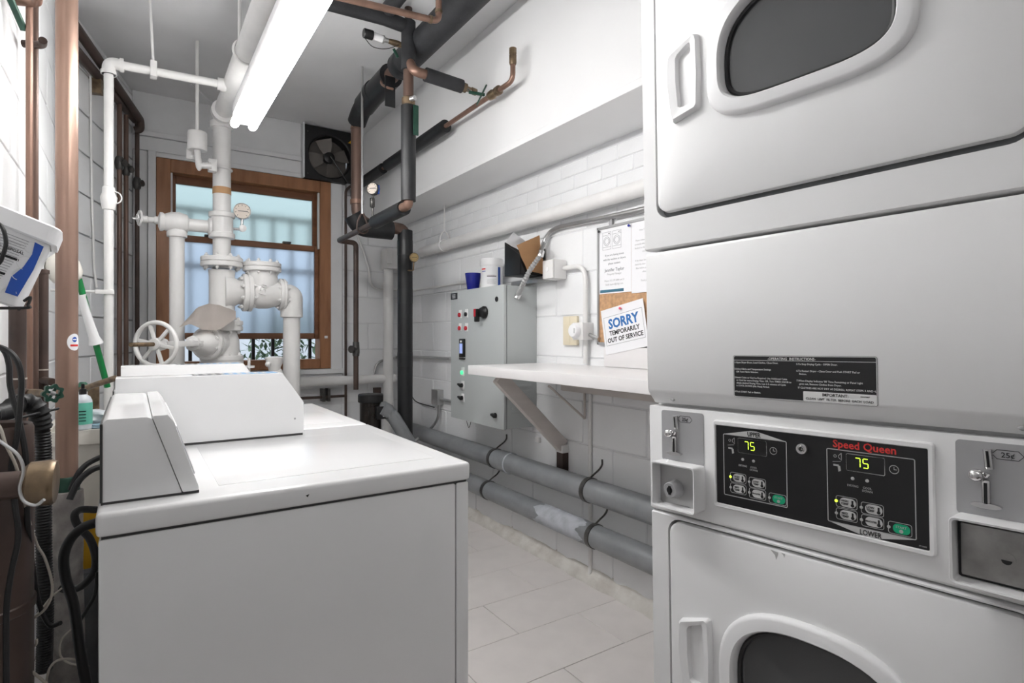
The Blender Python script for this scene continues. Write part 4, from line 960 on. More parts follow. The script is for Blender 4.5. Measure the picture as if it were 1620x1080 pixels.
MB().lathe((pcx, pcy, .765), Z, [(0, .078), (.005, .084), (.05, .084), (.056, .078), (.058, .05)]).part('lid', 'rubber', pm)
MB().box(pcx+.005, pcx+.105, pcy-.11, pcy-.06, .66, .745, .004).part('terminal_box', 'black', pm)
MB().box(pcx+.045, pcx+.08, pcy-.1115, pcy-.1095, .675, .725, .001).part('sticker', 'whiteprint', pm)
MB().obox(V((pcx+.062, pcy-.112, .703)), V((.5, 0, -.86)), Y, V((.86, 0, .5)), .014, .0006, .005).part('sticker_print', 'red', pm)
MB().tube(fil([P(598, 645, Y=3.68), P(620, 655, Y=3.66), P(650, 705, Y=3.60)], .08), .046, 20).part('drain_elbow', 'galv', pm)
MB().lathe(P(603, 645, Y=3.66), (1, 0, -.6), [(0, .048), (.0, .052), (.06, .052), (.06, .048)]).part('drain_collar', 'galv', pm)
MB().box(1.60, 1.66, 4.40, 4.43, .62, .80, .004).thing('brown_box', 'brown', 'small reddish-brown plate behind the pump in the back corner', 'plate')

# ================================================================ RIGHT WALL
wp = thing('white_wall_pipe', 'long white-painted pipe running under the soffit along the right wall', 'pipe', (1.83, 2.7, 1.81))
MB().cyl((1.83, .9, 1.852), (1.83, 4.0, 1.852), .036, n=24).part('pipe', 'pipew', wp)
hy = P(703, 370, X=1.83).y
MB().torus((1.83, hy, 1.852), Y, .041, .005, 28, 8).part('hanger_ring', 'pipew', wp)
MB().tube(smooth([(1.795, hy, 1.87), (1.80, hy, 1.92), (1.83, hy, 1.955), (1.86, hy, 1.92), (1.865, hy, 1.87)]), .0045, 8).part('hanger_yoke', 'pipew', wp)
MB().cyl((1.83, hy, 1.95), (1.83, hy, 2.14), .005, n=8).part('hanger_rod', 'pipew', wp)
def drain(z, r, name, label, y0=.9, y1=4.3):
    d = thing(name, label, 'pipe', (1.805, 2.5, z-r))
    MB().cyl((1.805, y0, z), (1.805, y1, z), r, n=30).part('pipe', 'galv', d)
    return d
d1 = drain(.480, .056, 'drain_pipe', 'upper of the two long grey drain pipes along the right wall')
d2 = drain(.272, .054, 'drain_pipe', 'lower of the two long grey drain pipes, with a chalky patch', y1=4.0)
d1['group'] = d2['group'] = 'grey drain pipes along the right wall'
for d, z, r, ys in ((d1, .480, .056, (P(783, 730, X=1.8).y, P(932, 770, X=1.8).y)), (d2, .272, .054, (P(772, 780, X=1.8).y, P(940, 850, X=1.8).y))):
    for k, y in enumerate(ys):
        MB().lathe((1.805, y-.013, z), Y, [(0, r+.001), (0, r+.004), (.026, r+.004), (.026, r+.001)], 30).part('pipe_strap', 'dsteel', d)
        MB().tube(smooth([(1.805, y, z+r), (1.835, y, z+r+.018), (1.865, y, z+r+.035), (1.882, y, z+r+.055), (1.883, y, z+r+.08)]), .0045, 8).part('strap_tail', 'dsteel', d)
y_ = P(783, 730, X=1.8).y
MB().lathe((1.805, y_-.16, .480), Y, [(0, .0565), (.001, .060), (.10, .060), (.101, .0565)], 30).part('coupling', 'galv', d1)
MB().lathe((1.805, y_-.17, .480), Y, [(0, .060), (.001, .0615), (.006, .0615), (.007, .060)], 30).part('weld_bead', 'patch', d1)
mb = MB(); y0, y1 = 2.07, 2.42; n_ = 24; loops = []
for i in range(9):
    yy = y0+(y1-y0)*i/8; row = []
    for k in range(n_):
        t = math.radians(60+200*k/(n_-1)); row.append(V((1.805+.0548*math.cos(t), yy+(.025*math.sin(k*.7+i)+.008*math.sin(k*2.3))*(1 if i in (0, 8) else 0), .272+.0548*math.sin(t))))
    loops.append(row)
vv = [[mb.bm.verts.new(p) for p in r] for r in loops]
for i in range(8):
    for k in range(n_-1): mb.bm.faces.new((vv[i][k], vv[i][k+1], vv[i+1][k+1], vv[i+1][k]))
mb.part('patch', 'patch', d2, 'pale chalky repair patch')
yk = P(933, 760, X=1.875).y
MB().cyl((1.878, yk, .0), (1.878, yk, .99), .010, n=10).thing('floor_conduit', 'pipew', 'slim white-painted conduit rising from the floor to the shelf behind the drain pipes', 'conduit')
# shelf
sh = thing('wall_shelf', 'white laminate folding shelf on wooden braces between cabinet and dryer', 'shelf', (1.64, 1.8, .6))
MB().box(1.395, WR-.004, .98, 2.50, 1.020, 1.066, .004).part('shelf_top', 'lam', sh)
MB().box(WR-.045, WR-.005, .98, 2.32, .93, 1.019, .003).part('cleat', 'lumber', sh)
MB().box(WR-.022, WR-.004, .98, 2.02, 1.067, 1.160, .003).part('backsplash', 'lam', sh)
b0_ = V((1.47, 2.33, 1.015)); b1_ = V((1.862, 2.33, .640)); dd = (b1_-b0_).normalized()
MB().obox((b0_+b1_)/2, dd, Y, dd.cross(Y), (b1_-b0_).length/2, .020, .034, .003).part('brace', 'lumber', sh)
a_ = P(868, 610, Y=2.17); b_ = V((1.878, 2.17, .80))
MB().tube([a_, b_], .006, 8).tube([b_, (1.878, 2.17, 1.0)], .006, 8).part('bracket', 'lumber', sh)
ps = thing('brace_post', 'short dark post with a white cap under the shelf brace', 'post', (1.868, 2.33, .54))
MB().box(1.845, 1.886, 2.305, 2.355, .50, .628, .003).part('post', 'brown', ps)
MB().box(1.84, 1.886, 2.30, 2.36, .606, .645, .004).part('cap', 'pipew', ps)
MB().box(1.868, 1.886, P(850, 708, X=1.87).y-.016, P(850, 708, X=1.87).y+.016, .62, .65, .004).thing('wall_peg', 'pipew', 'tiny white block on the wall below the grey cabinet', 'peg')
# control cabinet
cbx0, cby0, cby1, cbz0, cbz1 = 1.665, 2.587, 3.20, .702, 1.492
cb = thing('control_cabinet', 'grey wall-mounted electrical control cabinet with red buttons and a rotary switch', 'control cabinet', ((cbx0+WR)/2, (cby0+cby1)/2, cbz0))
MB().box(cbx0+.022, WR-.005, cby0, cby1, cbz0+.004, cbz1-.004, .003).part('body', 'cab', cb)
MB().box(cbx0+.016, cbx0+.024, cby0+.004, cby1-.004, cbz0+.006, cbz1-.006).part('gasket', 'cabd', cb)
dr_ = MB().box(cbx0, cbx0+.018, cby0-.002, cby1+.002, cbz0, cbz1, .004).part('door', 'cab', cb)
fp = lambda a, b: P(a, b, X=cbx0)
def onface(a, b, w_, h_, th, name, m, bev=.001, label=None):
    p = fp(a, b); return MB().box(cbx0-th, cbx0+.001, p.y-w_/2, p.y+w_/2, p.z-h_/2, p.z+h_/2, bev).part(name, m, dr_, label)
onface(718.5, 468.5, .085, .040, .002, 'maker_plate', 'black')
for k in range(3): p = fp(718.5, 468.5); MB().box(cbx0-.0026, cbx0-.002, p.y-.02, p.y+.02, p.z-.012+.009*k, p.z-.007+.009*k).part('plate_print', 'greyprint', dr_)
for a, b, m_ in ((728, 497, 'redp'), (738, 496, 'black'), (728, 518, 'redp'), (738, 518, 'redp'), (732, 588, 'greenl')):
    onface(a+.5, b-.5, .033, .05, .003, 'button_plate', 'whiteprint')
    p = fp(a, b); MB().lathe((cbx0-.003, p.y, p.z-.004), -X, [(0, .013), (.008, .013), (.010, .009)], 18).part('push_button', m_, dr_, {'redp': 'red push button', 'black': 'black push button', 'greenl': 'green lit indicator'}[m_])
for b in (609, 629):
    onface(732.5, b, .033, .05, .003, 'button_plate', 'whiteprint')
    p = fp(732, b); MB().lathe((cbx0-.003, p.y, p.z), -X, [(0, .013), (.01, .012), (.012, .008)], 16).obox(V((cbx0-.02, p.y, p.z)), X, V((0, .9, .35)).normalized(), V((0, -.35, .9)).normalized(), .009, .02, .005, .002).part('selector_knob', 'black', dr_)
onface(732.5, 552, .062, .125, .012, 'keypad', 'black', .004)
onface(732, 551, .036, .060, .0135, 'screen', 'lcd', .001, 'small blue lit screen'); onface(732, 540, .02, .012, .0135, 'keypad_label', 'whiteprint')
for k in range(5): onface(727.5+2.2*k, 565.5, .006, .006, .0135, 'key', 'greyprint')
p = fp(766, 494)
hs = MB().lathe((cbx0, p.y-.008, p.z), -X, [(0, .036), (.012, .036), (.018, .030), (.030, .026), (.032, .02)], 28).part('rotary_switch', 'black', dr_)
MB().box(cbx0-.05, cbx0-.025, p.y+.005, p.y+.033, p.z-.055, p.z+.02, .007).part('switch_handle', 'black', hs)
MB().box(cbx0-.052, cbx0-.03, p.y+.012, p.y+.035, p.z-.025, p.z+.02, .004).part('red_lever', 'redp', hs, 'red lever')
p = fp(786, 473); MB().lathe((cbx0, p.y, p.z), -X, [(0, .015), (.003, .015), (.004, .011), (.002, .010)], 18).part('lock', 'black', dr_)
p = fp(784, 657); MB().lathe((cbx0, p.y, p.z), -X, [(0, .015), (.004, .015), (.006, .01)], 18).obox(V((cbx0-.014, p.y, p.z)), X, V((0, .9, .3)).normalized(), V((0, -.3, .9)).normalized(), .010, .02, .006, .002).part('latch', 'black', dr_)
for k in range(6): MB().box(1.72, 1.85, cby0-.004, cby0+.001, .93-.03*k, .943-.03*k, .002).part('vent_slat', 'cab', cb)
p = fp(733, 664); MB().tube(smooth([(1.70, p.y+.03, cbz0+.005), (1.70, p.y+.01, cbz0-.03), (1.70, p.y-.01, cbz0-.045), (1.70, p.y-.04, cbz0+.005)]), .002, 6).part('wire', 'rubber', cb)
# flexible conduit with rigid bend
fc = thing('flexible_conduit', 'ribbed metal conduit leaving the cabinet side and bending up along the wall', 'conduit', P(822, 465, Y=cby0))
c0_ = P(820, 465, Y=cby0-.03)
cpth = smooth([c0_, P(828, 448, Y=2.46), P(838, 428, Y=2.42), P(849, 412, Y=2.40), P(856, 402, Y=2.39)], 4)
corr([c0_, P(828, 448, Y=2.46), P(838, 428, Y=2.42), P(849, 412, Y=2.40), P(856, 402, Y=2.39)], .0145, 16, .015, .72).part('flexible_section', 'flex', fc, ang=12)
MB().lathe(P(818, 470, Y=cby0-.02), P(822, 462, Y=cby0-.02)-P(817, 472, Y=cby0-.02), [(-.01, .016), (.0, .018), (.02, .018), (.022, .013), (.035, .016)], 10).part('connector', 'chrome', fc)
MB().tube(smooth([P(855, 404, Y=2.39), P(859, 387, X=1.845), P(870, 368, X=1.865), P(884, 360, X=1.867), P(905, 355, X=1.868), P(1018, 331, X=1.868), (1.868, 1.2, 1.765)]), .0125, 14).part('rigid_section', 'steel', fc)
MB().lathe(P(855, 404, Y=2.39), P(858, 393, Y=2.39)-P(855, 404, Y=2.39), [(-.01, .015), (.0, .017), (.025, .017), (.027, .014)], 12).part('coupling', 'chrome', fc)
# surface raceway
MB().tube(fil([(1.878, 4.5, 1.582), (1.878, 2.42, 1.572)], .01), .008, 10).thing('surface_conduit', 'pipew', 'thin white conduit along the right wall behind the items on the cabinet', 'conduit')
rk = MB().box(1.84, 1.886, 2.40, 2.78, 1.505, 1.530, .003).thing('steel_bracket', 'steel', 'bare steel channel on the wall under the black letter tray', 'bracket')
# junction boxes
j1 = thing('junction_box', 'square white junction box beside the brown envelope on the right wall', 'junction box', (1.85, 2.39, 1.5))
p = P(880, 427, X=1.85)
MB().box(1.80, 1.886, p.y-.047, p.y+.047, p.z-.052, p.z+.052, .012).part('box', 'pipew', j1)
MB().box(1.792, 1.802, p.y-.044, p.y+.044, p.z-.049, p.z+.049, .006).part('cover', 'pipew', j1)
MB().lathe((1.792, p.y, p.z), -X, [(0, .012), (.003, .011)], 16).part('knockout', 'plasticw', j1)
MB().cyl((1.85, p.y+.05, p.z+.012), (1.85, p.y+.20, p.z+.012), .011, n=12).part('stub', 'pipew', j1)
j2 = thing('switch_box', 'white surface switch box with a round sensor beside the cork board', 'switch', P(922, 540, X=1.86))
p2 = P(921, 523, X=1.85)
MB().box(1.815, 1.886, p2.y-.045, p2.y+.035, p2.z-.045, p2.z+.040, .005).part('box', 'pipew', j2)
MB().lathe((1.816, p2.y+.005, p2.z), -X, [(0, .036), (.018, .036), (.026, .030), (.028, .02)], 28).part('round_sensor', 'plasticw', j2)
MB().box(1.786, 1.7885, p2.y-.014, p2.y-.011, p2.z-.012, p2.z+.012).part('slot', 'greyprint', j2)
MB().tube(fil([(1.862, p.y-.05, p.z+.005), (1.862, p2.y-.012, p.z+.005), (1.862, p2.y-.012, p2.z+.03)], .10, 8), .012, 14).part('conduit', 'pipew', j2)
MB().cyl((1.862, p2.y-.012, p2.z-.04), (1.862, p2.y-.012, 1.075), .012, n=14).part('lower_conduit', 'pipew', j2)
MB().cyl((1.862, p2.y-.04, p2.z-.02), (1.866, 2.052, p2.z-.040), .010, n=14).part('side_conduit', 'steel', j2)
p = P(904, 523, X=1.88)
iv = MB().box(1.868, 1.886, p.y-.055, p.y+.055, p.z-.075, p.z+.075, .004)
iv = iv.thing('chime_cover', 'ivory', 'ivory rectangular cover plate left of the round white sensor', 'cover plate')
MB().box(1.8665, 1.869, p.y-.004, p.y+.004, p.z-.07, p.z+.07).lathe((1.869, p.y, p.z+.05), -X, [(0, .004), (.002, .003)], 8).part('ridge', 'ivory', iv)
# small box with conduits low on the wall
jb = thing('junction_box', 'small bare-metal junction box on the wall left of the grey cabinet', 'junction box', P(687, 640, X=1.86))
p = P(688, 628, X=1.84)
MB().box(1.835, 1.886, p.y-.05, p.y+.05, p.z-.055, p.z+.055, .003).part('box', 'steel', jb)
MB().cyl((1.86, p.y, p.z-.01), (1.86, cby1, p.z-.01), .010, n=10).part('conduit', 'steel', jb)
MB().tube(smooth([(1.86, p.y-.03, p.z-.05), (1.85, p.y-.02, p.z-.16), (1.82, p.y+.08, p.z-.26), (1.72, p.y+.10, p.z-.33)]), .011, 10).part('flex', 'steel', jb)
MB().tube(smooth([P(650, 625, Y=3.74), P(660, 636, X=1.86), P(687, 644, X=1.86)]), .004, 8).part('cable', 'rubber', jb)
# on the cabinet
def on(x, y): return V((x, y, cbz1))
p = P(748, 456, X=1.76); cu = V((1.75, 3.07, cbz1))
cup = thing('blue_cup', 'dark blue plastic cup standing on the grey cabinet', 'cup', cu)
MB().lathe(cu, Z, [(0, .032), (.004, .036), (.104, .050), (.108, .050), (.106, .046), (.01, .033), (.008, .001)], 28).part('body', 'bluep', cup)
tb = V((1.775, 2.89, cbz1))
tub = thing('powder_tub', 'white plastic tub with a red and blue label on the grey cabinet', 'tub', tb)
MB().lathe(tb, Z, [(0, .062), (.004, .066), (.135, .066), (.138, .064)], 36).part('body', 'plasticw', tub)
MB().lathe(tb+Z*.135, Z, [(0, .067), (.002, .069), (.038, .069), (.042, .066), (.043, .05)], 36).part('lid', 'plasticw', tub)
def arcpatch(c, R, t0, t1, z0, z1, n=10):
    mb = MB(); a = [[mb.bm.verts.new((c.x+R*math.cos(math.radians(t0+(t1-t0)*k/n)), c.y+R*math.sin(math.radians(t0+(t1-t0)*k/n)), z)) for k in range(n+1)] for z in (z0, z1)]
    for k in range(n): mb.bm.faces.new((a[0][k], a[0][k+1], a[1][k+1], a[1][k]))
    return mb
arcpatch(tb, .0664, 175, 290, tb.z+.02, tb.z+.125).part('label', 'paper', tub)
arcpatch(tb, .0667, 272, 288, tb.z+.015, tb.z+.125).part('label_stripe', 'blueprint', tub, 'blue stripe')
arcpatch(tb, .0667, 178, 205, tb.z+.110, tb.z+.118).part('label_band', 'red', tub, 'red band')
arcpatch(tb, .0667, 180, 206, tb.z+.098, tb.z+.102).part('label_band', 'blueprint', tub)
arcpatch(tb, .0667, 214, 262, tb.z+.068, tb.z+.073).part('label_band', 'blackprint', tub)
for k in range(9): arcpatch(tb, .0667, 214, 250+random.randint(0, 14), tb.z+.026+.004*k+(.018 if k > 6 else 0), tb.z+.0272+.004*k+(.018 if k > 6 else 0)).part('label_text', 'greyprint', tub)
# letter tray
lt = thing('letter_tray', 'black wall letter tray holding papers and a brown envelope above the cabinet', 'letter tray', (1.80, 2.57, 1.54))
x0, x1, y0, y1, z0 = 1.715, 1.880, 2.50, 2.655, 1.542
MB().prism([(x0, y0, z0), (x0, y1, z0), (x0, y1, z0+.185), (x0, y0, z0+.10)], (.004, 0, 0), .001).part('front_panel', 'black', lt)
MB().box(x0, x1, y1-.004, y1, z0, z0+.19, .001).part('end_panel', 'black', lt); MB().box(x0, x1, y0, y0+.004, z0, z0+.09, .001).part('end_panel', 'black', lt)
MB().box(x0, x1, y0, y1, z0, z0+.004, .001).part('base', 'black', lt); MB().box(x1-.004, x1, y0, y1, z0, z0+.15, .001).part('back_panel', 'black', lt)
def sheet(pts, th, nrm, name, m, label, cat, wav=.0, bulge=0):
    # grid between four corners, bowed
    a, b, c, d = [V(p) for p in pts]; mb = MB(); n = 10; vs = []; nrm = V(nrm).normalized()
    for i in range(n+1):
        for j in range(n+1):
            u, v = i/n, j/n; p = (a*(1-u)+b*u)*(1-v)+(d*(1-u)+c*u)*v
            p = p+nrm*(bulge*math.sin(u*math.pi)*math.sin(v*math.pi)+wav*math.sin(u*9+v*5))
            vs.append(mb.bm.verts.new(p))
    for i in range(n):
        for j in range(n): mb.bm.faces.new((vs[i*(n+1)+j], vs[(i+1)*(n+1)+j], vs[(i+1)*(n+1)+j+1], vs[i*(n+1)+j+1]))
    bmesh.ops.solidify(mb.bm, geom=mb.bm.faces[:], thickness=th)
    return mb.thing(name, m, label, cat, ang=60)
sheet([P(820, 395, Y=2.54), P(800, 384, Y=2.56), P(812, 367, Y=2.56), P(832, 382, Y=2.54)], .001, (0, -1, 0), 'paper_stack', 'paper', 'white crumpled papers sticking out of the black letter tray', 'paper', .002, .006)
sheet([P(834, 428, Y=2.485), P(817, 388, Y=2.50), P(853, 372, Y=2.47), P(862, 434, Y=2.46)], .001, (0, -1, 0), 'brown_envelope', 'kraft', 'crumpled brown kraft envelope leaning out of the black letter tray', 'envelope', .003, .012)
bpy.data.objects['brown_envelope'].name = 'envelope'
# cork board
ny0, ny1, nz0, nz1 = 1.44, 2.070, 1.170, 1.735
cbd = thing('cork_board', 'cork notice board with a thin grey aluminium frame on the right wall', 'notice board', (1.88, 1.75, nz0))
MB().box(1.878, 1.886, ny0, ny1, nz0, nz1).part('cork', 'cork', cbd)
for a in ((ny0, ny1, nz1-.012, nz1), (ny0, ny1, nz0, nz0+.012), (ny1-.010, ny1, nz0, nz1), (ny0, ny0+.010, nz0, nz1)): MB().box(1.870, 1.886, *a, .001).part('frame_rail', 'plate', cbd)
MB().box(1.872, 1.886, 1.97, 1.99, nz1, nz1+.03, .002).part('hanger_clip', 'plate', cbd)
# papers pinned to the board
def poster(name, y0, y1, z0, z1, x, label):
    r = thing(name, label, 'notice', (x, (y0+y1)/2, z0)); MB().box(x, x+.0006, y0, y1, z0, z1).part('sheet', 'paper', r); return r
n1 = poster('notice', 1.845, 2.058, 1.413, 1.722, 1.8745, 'white notice with two drawn washing machines pinned at the top left of the cork board')
xt = 1.8742
def tn(s_, size, y, z, m='greyprint', root=None, al='CENTER', x=None, bold=0): return text(s_, size, (xt if x is None else x, y, z), -Y, Z, m, root or n1, 'lettering', bold, al)
M['inkgrey'] = mat('grey_ink', (.22, .22, .24), .6)
for yy in (2.005, 1.938):
    def rct(a, b, c, d, w_=.0012):
        return MB().ringprism([(xt, a, c), (xt, b, c), (xt, b, d), (xt, a, d)], [(xt, a+w_, c+w_), (xt, b-w_, c+w_), (xt, b-w_, d-w_), (xt, a+w_, d-w_)], (-.0002, 0, 0))
    rct(yy-.029, yy+.029, 1.622, 1.706).box(xt-.0002, xt, yy-.029, yy+.029, 1.690, 1.6912).box(xt-.0002, xt, yy-.029, yy+.029, 1.634, 1.6352).torus((xt, yy, 1.662), X, .021, .0008, 28, 6).torus((xt, yy, 1.662), X, .014, .0008, 24, 6).part('machine_drawing', 'inkgrey', n1)
    for q in (-.02, -.012): MB().lathe((xt, yy+q, 1.698), -X, [(0, .0025), (.0003, .0025)], 10).part('dial_drawing', 'blackprint', n1)
yc = 1.955
tn('If you are having issues', .0135, yc, 1.590, 'inkgrey'); tn('with the washers or dryers', .0135, yc, 1.570, 'inkgrey'); tn('please contact:', .0135, yc, 1.550, 'inkgrey')
tn('Jennifer Taylor', .0215, yc, 1.517, 'inkgrey', bold=.008); tn('Property Manager', .0130, yc, 1.500, 'greyprint')
tn('Phone: 212 279 6000 ext 21', .0115, yc, 1.470, 'greyprint'); tn('Email: jtaylor@bldgs.com', .0115, yc, 1.452, 'greyprint')
MB().box(xt-.0003, xt, 1.893, 2.052, 1.419, 1.432).part('colour_bar', 'teal', n1, 'blue-grey bar')
n2 = poster('notice', 1.46, 1.843, 1.405, 1.722, 1.8738, 'plain white typed notice at the right of the cork board, half hidden by the dryer')
for z, wds in ((1.68, 'Dear Tenants,'), (1.635, 'Please remove all clothes'), (1.618, 'promptly when the cycle is'), (1.601, 'finished so that others may'), (1.584, 'use it.'), (1.545, 'If the dryer does not start'), (1.528, 'check the door and the lint'), (1.511, 'filter before you call the'), (1.494, 'office.'), (1.455, 'Thank you')):
    tn(wds, .0105, 1.765, z, 'greyprint', n2, x=1.8736)
sg = thing('sign', 'white SORRY TEMPORARILY OUT OF SERVICE sign pinned crooked on the cork board', 'sign', P(988, 560, X=1.868))
A_, B_, C_, D_ = P(950.5, 492, X=1.866), P(1018, 471, X=1.866), P(1028, 547, X=1.866), P(960, 566, X=1.866)
xd = (B_-A_).normalized(); yd = V((0, -xd.z*-1, 0)); yd = (-X).cross(xd).normalized()
if yd.z < 0: yd = -yd
Wd = .275; Hh = .213
O_ = A_-yd*Hh
MB().obox(O_+xd*Wd/2+yd*Hh/2, xd, yd, xd.cross(yd), Wd/2, Hh/2, .0004).part('sheet', 'paper', sg)
def sp(u, v, e=.0006): return O_+xd*u+yd*v+V((-e, 0, 0))
def rc(u0, u1, v0, v1): return [sp(u0, v0), sp(u1, v0), sp(u1, v1), sp(u0, v1)]
MB().ringprism(rc(.013, .262, .040, .175), rc(.0145, .2605, .0415, .1735), (-.0002, 0, 0)).part('border', 'inkgrey', sg)
text('SORRY', .062, sp(.1375, .118), xd, yd, 'signblue', sg, 'lettering', .035, 'CENTER', sx=1.0, label='bold blue lettering')
text('TEMPORARILY', .030, sp(.1375, .085), xd, yd, 'blackprint', sg, 'lettering', .025, 'CENTER')
text('OUT OF SERVICE', .030, sp(.1375, .053), xd, yd, 'blackprint', sg, 'lettering', .025, 'CENTER')
def pin(p, m, label): 
    MB().lathe(V(p), -X, [(0, .003), (.006, .003), (.007, .006), (.011, .006), (.012, .004)], 12).thing('push_pin', m, label, 'push pin')
pin(sp(.137, .197), 'pinkpin', 'pink push pin at the top of the crooked sign')
pin((1.874, 2.052, 1.715), 'black', 'black push pin at the top left corner of the cork board'); pin((1.873, 1.852, 1.712), 'bluep', 'blue push pin between the two white notices')

# ================================================================ LEFT SIDE
sk = thing('soil_stack', 'wide brown copper stack rising to the ceiling in the left foreground', 'pipe', (-.172, 2.215, 0))
MB().cyl((-.172, 2.215, .74), (-.172, 2.215, CE), .0285, n=36).part('pipe', 'bigcopper', sk)
MB().lathe((-.172, 2.215, .715), Z, [(0, .030), (.001, .033), (.06, .033), (.066, .0285)], 30).part('verdigris_collar', 'valveg', sk, 'greenish corroded collar')
MB().lathe((-.172, 2.215, .0), Z, [(0, .045), (.3, .045), (.50, .040), (.56, .042), (.62, .040), (.66, .041), (.70, .043), (.735, .041), (.738, .03)], 26).part('hub', 'concrete', sk, 'rough grey plastered hub')
p = P(122, 541, t=1.74); a = (p-V((-.172, 2.215, p.z))).normalized(); ang = math.degrees(math.atan2(a.y, a.x))
def stk(R, w_, h_, m, dz=0, nm='sticker', e=1):
    cs = lambda k: math.copysign(abs(math.cos(2*math.pi*k/24))**e, math.cos(2*math.pi*k/24)); sn = lambda k: math.copysign(abs(math.sin(2*math.pi*k/24))**e, math.sin(2*math.pi*k/24))
    mb = MB(); n = 24; c = V((-.172, 2.215, p.z+dz)); rings = []
    for f in (.02, .2, .4, .6, .8, 1):
        rings.append([mb.bm.verts.new((c.x+R*math.cos(math.radians(ang+f*w_*cs(k))), c.y+R*math.sin(math.radians(ang+f*w_*cs(k))), c.z+f*h_*sn(k))) for k in range(n)])
    for q in range(5):
        for k in range(n): mb.bm.faces.new((rings[q][k], rings[q][(k+1) % n], rings[q+1][(k+1) % n], rings[q+1][k]))
    mb.bm.faces.new(rings[0])
    return mb.part(nm, m, sk, 'round white sticker' if nm == 'sticker' else None)
ang += 2
stk(.0292, 40, .026, 'paper'); stk(.0300, 14, .008, 'blueprint', .008, 'sticker_emblem'); stk(.0300, 24, .0030, 'red', -.010, 'sticker_bar', .25); stk(.0303, 11, .0016, 'paper', .008, 'sticker_emblem', .25)
# slim copper pair
for (x, y, lab, z0) in ((-.250, 2.125, 'slim copper pipe with peeling paint, nearer of the pair on the left wall', .6), (-.262, 2.35, 'slim dark copper pipe, farther of the pair on the left wall', .6)):
    r = thing('slim_copper_pipe', lab, 'pipe', (x, y, z0), 'slim copper pipes on the left wall')
    MB().cyl((x, y, z0), (x, y, CE), .0085, n=16).part('pipe', 'copperb' if y < 2.2 else 'copper', r)
    zt_ = P(50, 28 if y < 2.2 else 43, t=1.7).z
    MB().tube(fil([(x-.03, y, zt_), (x+.02, y-.02, zt_), (x+.025, y-.06, zt_)], .015), .0115, 12).part('fitting', 'copperb' if y < 2.2 else 'brown', r)
gh = P(25, 18, t=1.6); MB().obox(gh, V((.3, .6, -.75)).normalized(), V((.8, -.6, -.15)).normalized(), V((.5, .5, .6)).normalized(), .05, .010, .004, .003).thing('green_lever', 'valveg', 'green painted valve lever high on the left wall beside the slim copper pipes', 'lever')
# brown thick stubs
for px_, yy, r_, z1, lab in ((28, 1.927, .018, P(28, 400, t=1.467).z, 'thick brown pipe half hidden behind the hanging pail'), (67, 2.40, .0165, P(67, 427, t=1.863).z, 'capped brown pipe between the pail and the wide copper stack')):
    x = -.25; r = thing('brown_pipe', lab, 'pipe', (x, yy, .6))
    MB().cyl((x, yy, .6), (x, yy, z1), r_, n=22).part('pipe', 'brown', r)
    MB().lathe((x, yy, z1-.012), Z, [(0, r_), (0, r_+.003), (.012, r_+.003), (.014, r_-.004)], 22).part('cap', 'brown', r)
    zz = P(50, 592, t=1.6).z; MB().lathe((x, yy, zz-.004), Z, [(0, r_), (0, r_+.0012), (.004, r_+.0012), (.004, r_)], 22).part('paint_line', 'beige', r)
    MB().tube([(x, yy-.005, zz-.035), (x+.03, yy-.05, zz-.04)], .012, 12).part('stub', 'brown', r)
# green wheel valve
def wheelvalve(c, ax, R, label, body_to):
    r = thing('wheel_valve', label, 'valve', V(c)-Z*R); ax = V(ax).normalized(); a, b = frame(ax)
    n = 7*6; pts = []
    for k in range(n):
        t = 2*math.pi*k/n; q = R*(1+.13*math.cos(7*t)); pts.append(V(c)+(a*math.cos(t)+b*math.sin(t))*q)
    inn = [V(c)+(p_-V(c))*.62 for p_ in pts]
    MB().ringprism([p_-ax*.003 for p_ in pts], [p_-ax*.003 for p_ in inn], ax*.009).part('handwheel', 'valveg', r)
    for k in range(4):
        t = k*math.pi/2+.5; d = a*math.cos(t)+b*math.sin(t); MB().obox(V(c)+d*R*.4, d, d.cross(ax), ax, R*.35, .0028, .003, .001).part('spoke', 'valveg', r)
    MB().lathe(V(c)-ax*.004, ax, [(0, .006), (.009, .006), (.010, .003)], 8).part('nut', 'steel', r)
    MB().tube([V(c), V(c).lerp(V(body_to), .3), V(c).lerp(V(body_to), .45), V(body_to)], .008, 12, radii=[.004, .006, .011, .012]).part('body', 'brass', r)
    return r
c = P(83, 622, t=1.36); wheelvalve(c, (.45, -1, 0), .0205, 'green wheel valve on a brass stem beside the wide copper stack', P(38, 622, t=1.48))
# laundry tub, faucet, soap, bag
lt2 = thing('laundry_tub', 'white plastic laundry tub half hidden behind the wide copper stack', 'sink', (0, 2.95, 0))
x0, x1, y0, y1 = -.285, .30, 2.70, 3.16; zr = .853
MB().loft([[(x, y, z) for x, y in ((x0+i, y0+i), (x1-i, y0+i), (x1-i, y1-i), (x0+i, y1-i))] for i, z in ((.03, .50), (.012, .80), (0, .80), (0, zr), (.02, zr), (.04, .56))], True, True).part('basin', 'cream', lt2)
MB().box(x0, x1, y0-.006, y1+.004, zr-.045, zr-.004, .006).part('rim', 'cream', lt2) if False else None
for a in (x0+.05, x1-.05):
    for b in (y0+.05, y1-.05): MB().box(a-.015, a+.015, b-.015, b+.015, 0, .52, .002).part('leg', 'plasticw', lt2)
fa = thing('brass_faucet', 'brass faucet pipe with a dark green handle over the laundry tub', 'faucet', P(150, 650, Y=3.05))
f0 = P(128, 616, Y=2.80); f1 = P(182, 598, Y=3.05)
MB().tube([f0, f1], .0125, 14, radii=[.011, .013]).part('spout', 'brass', fa)
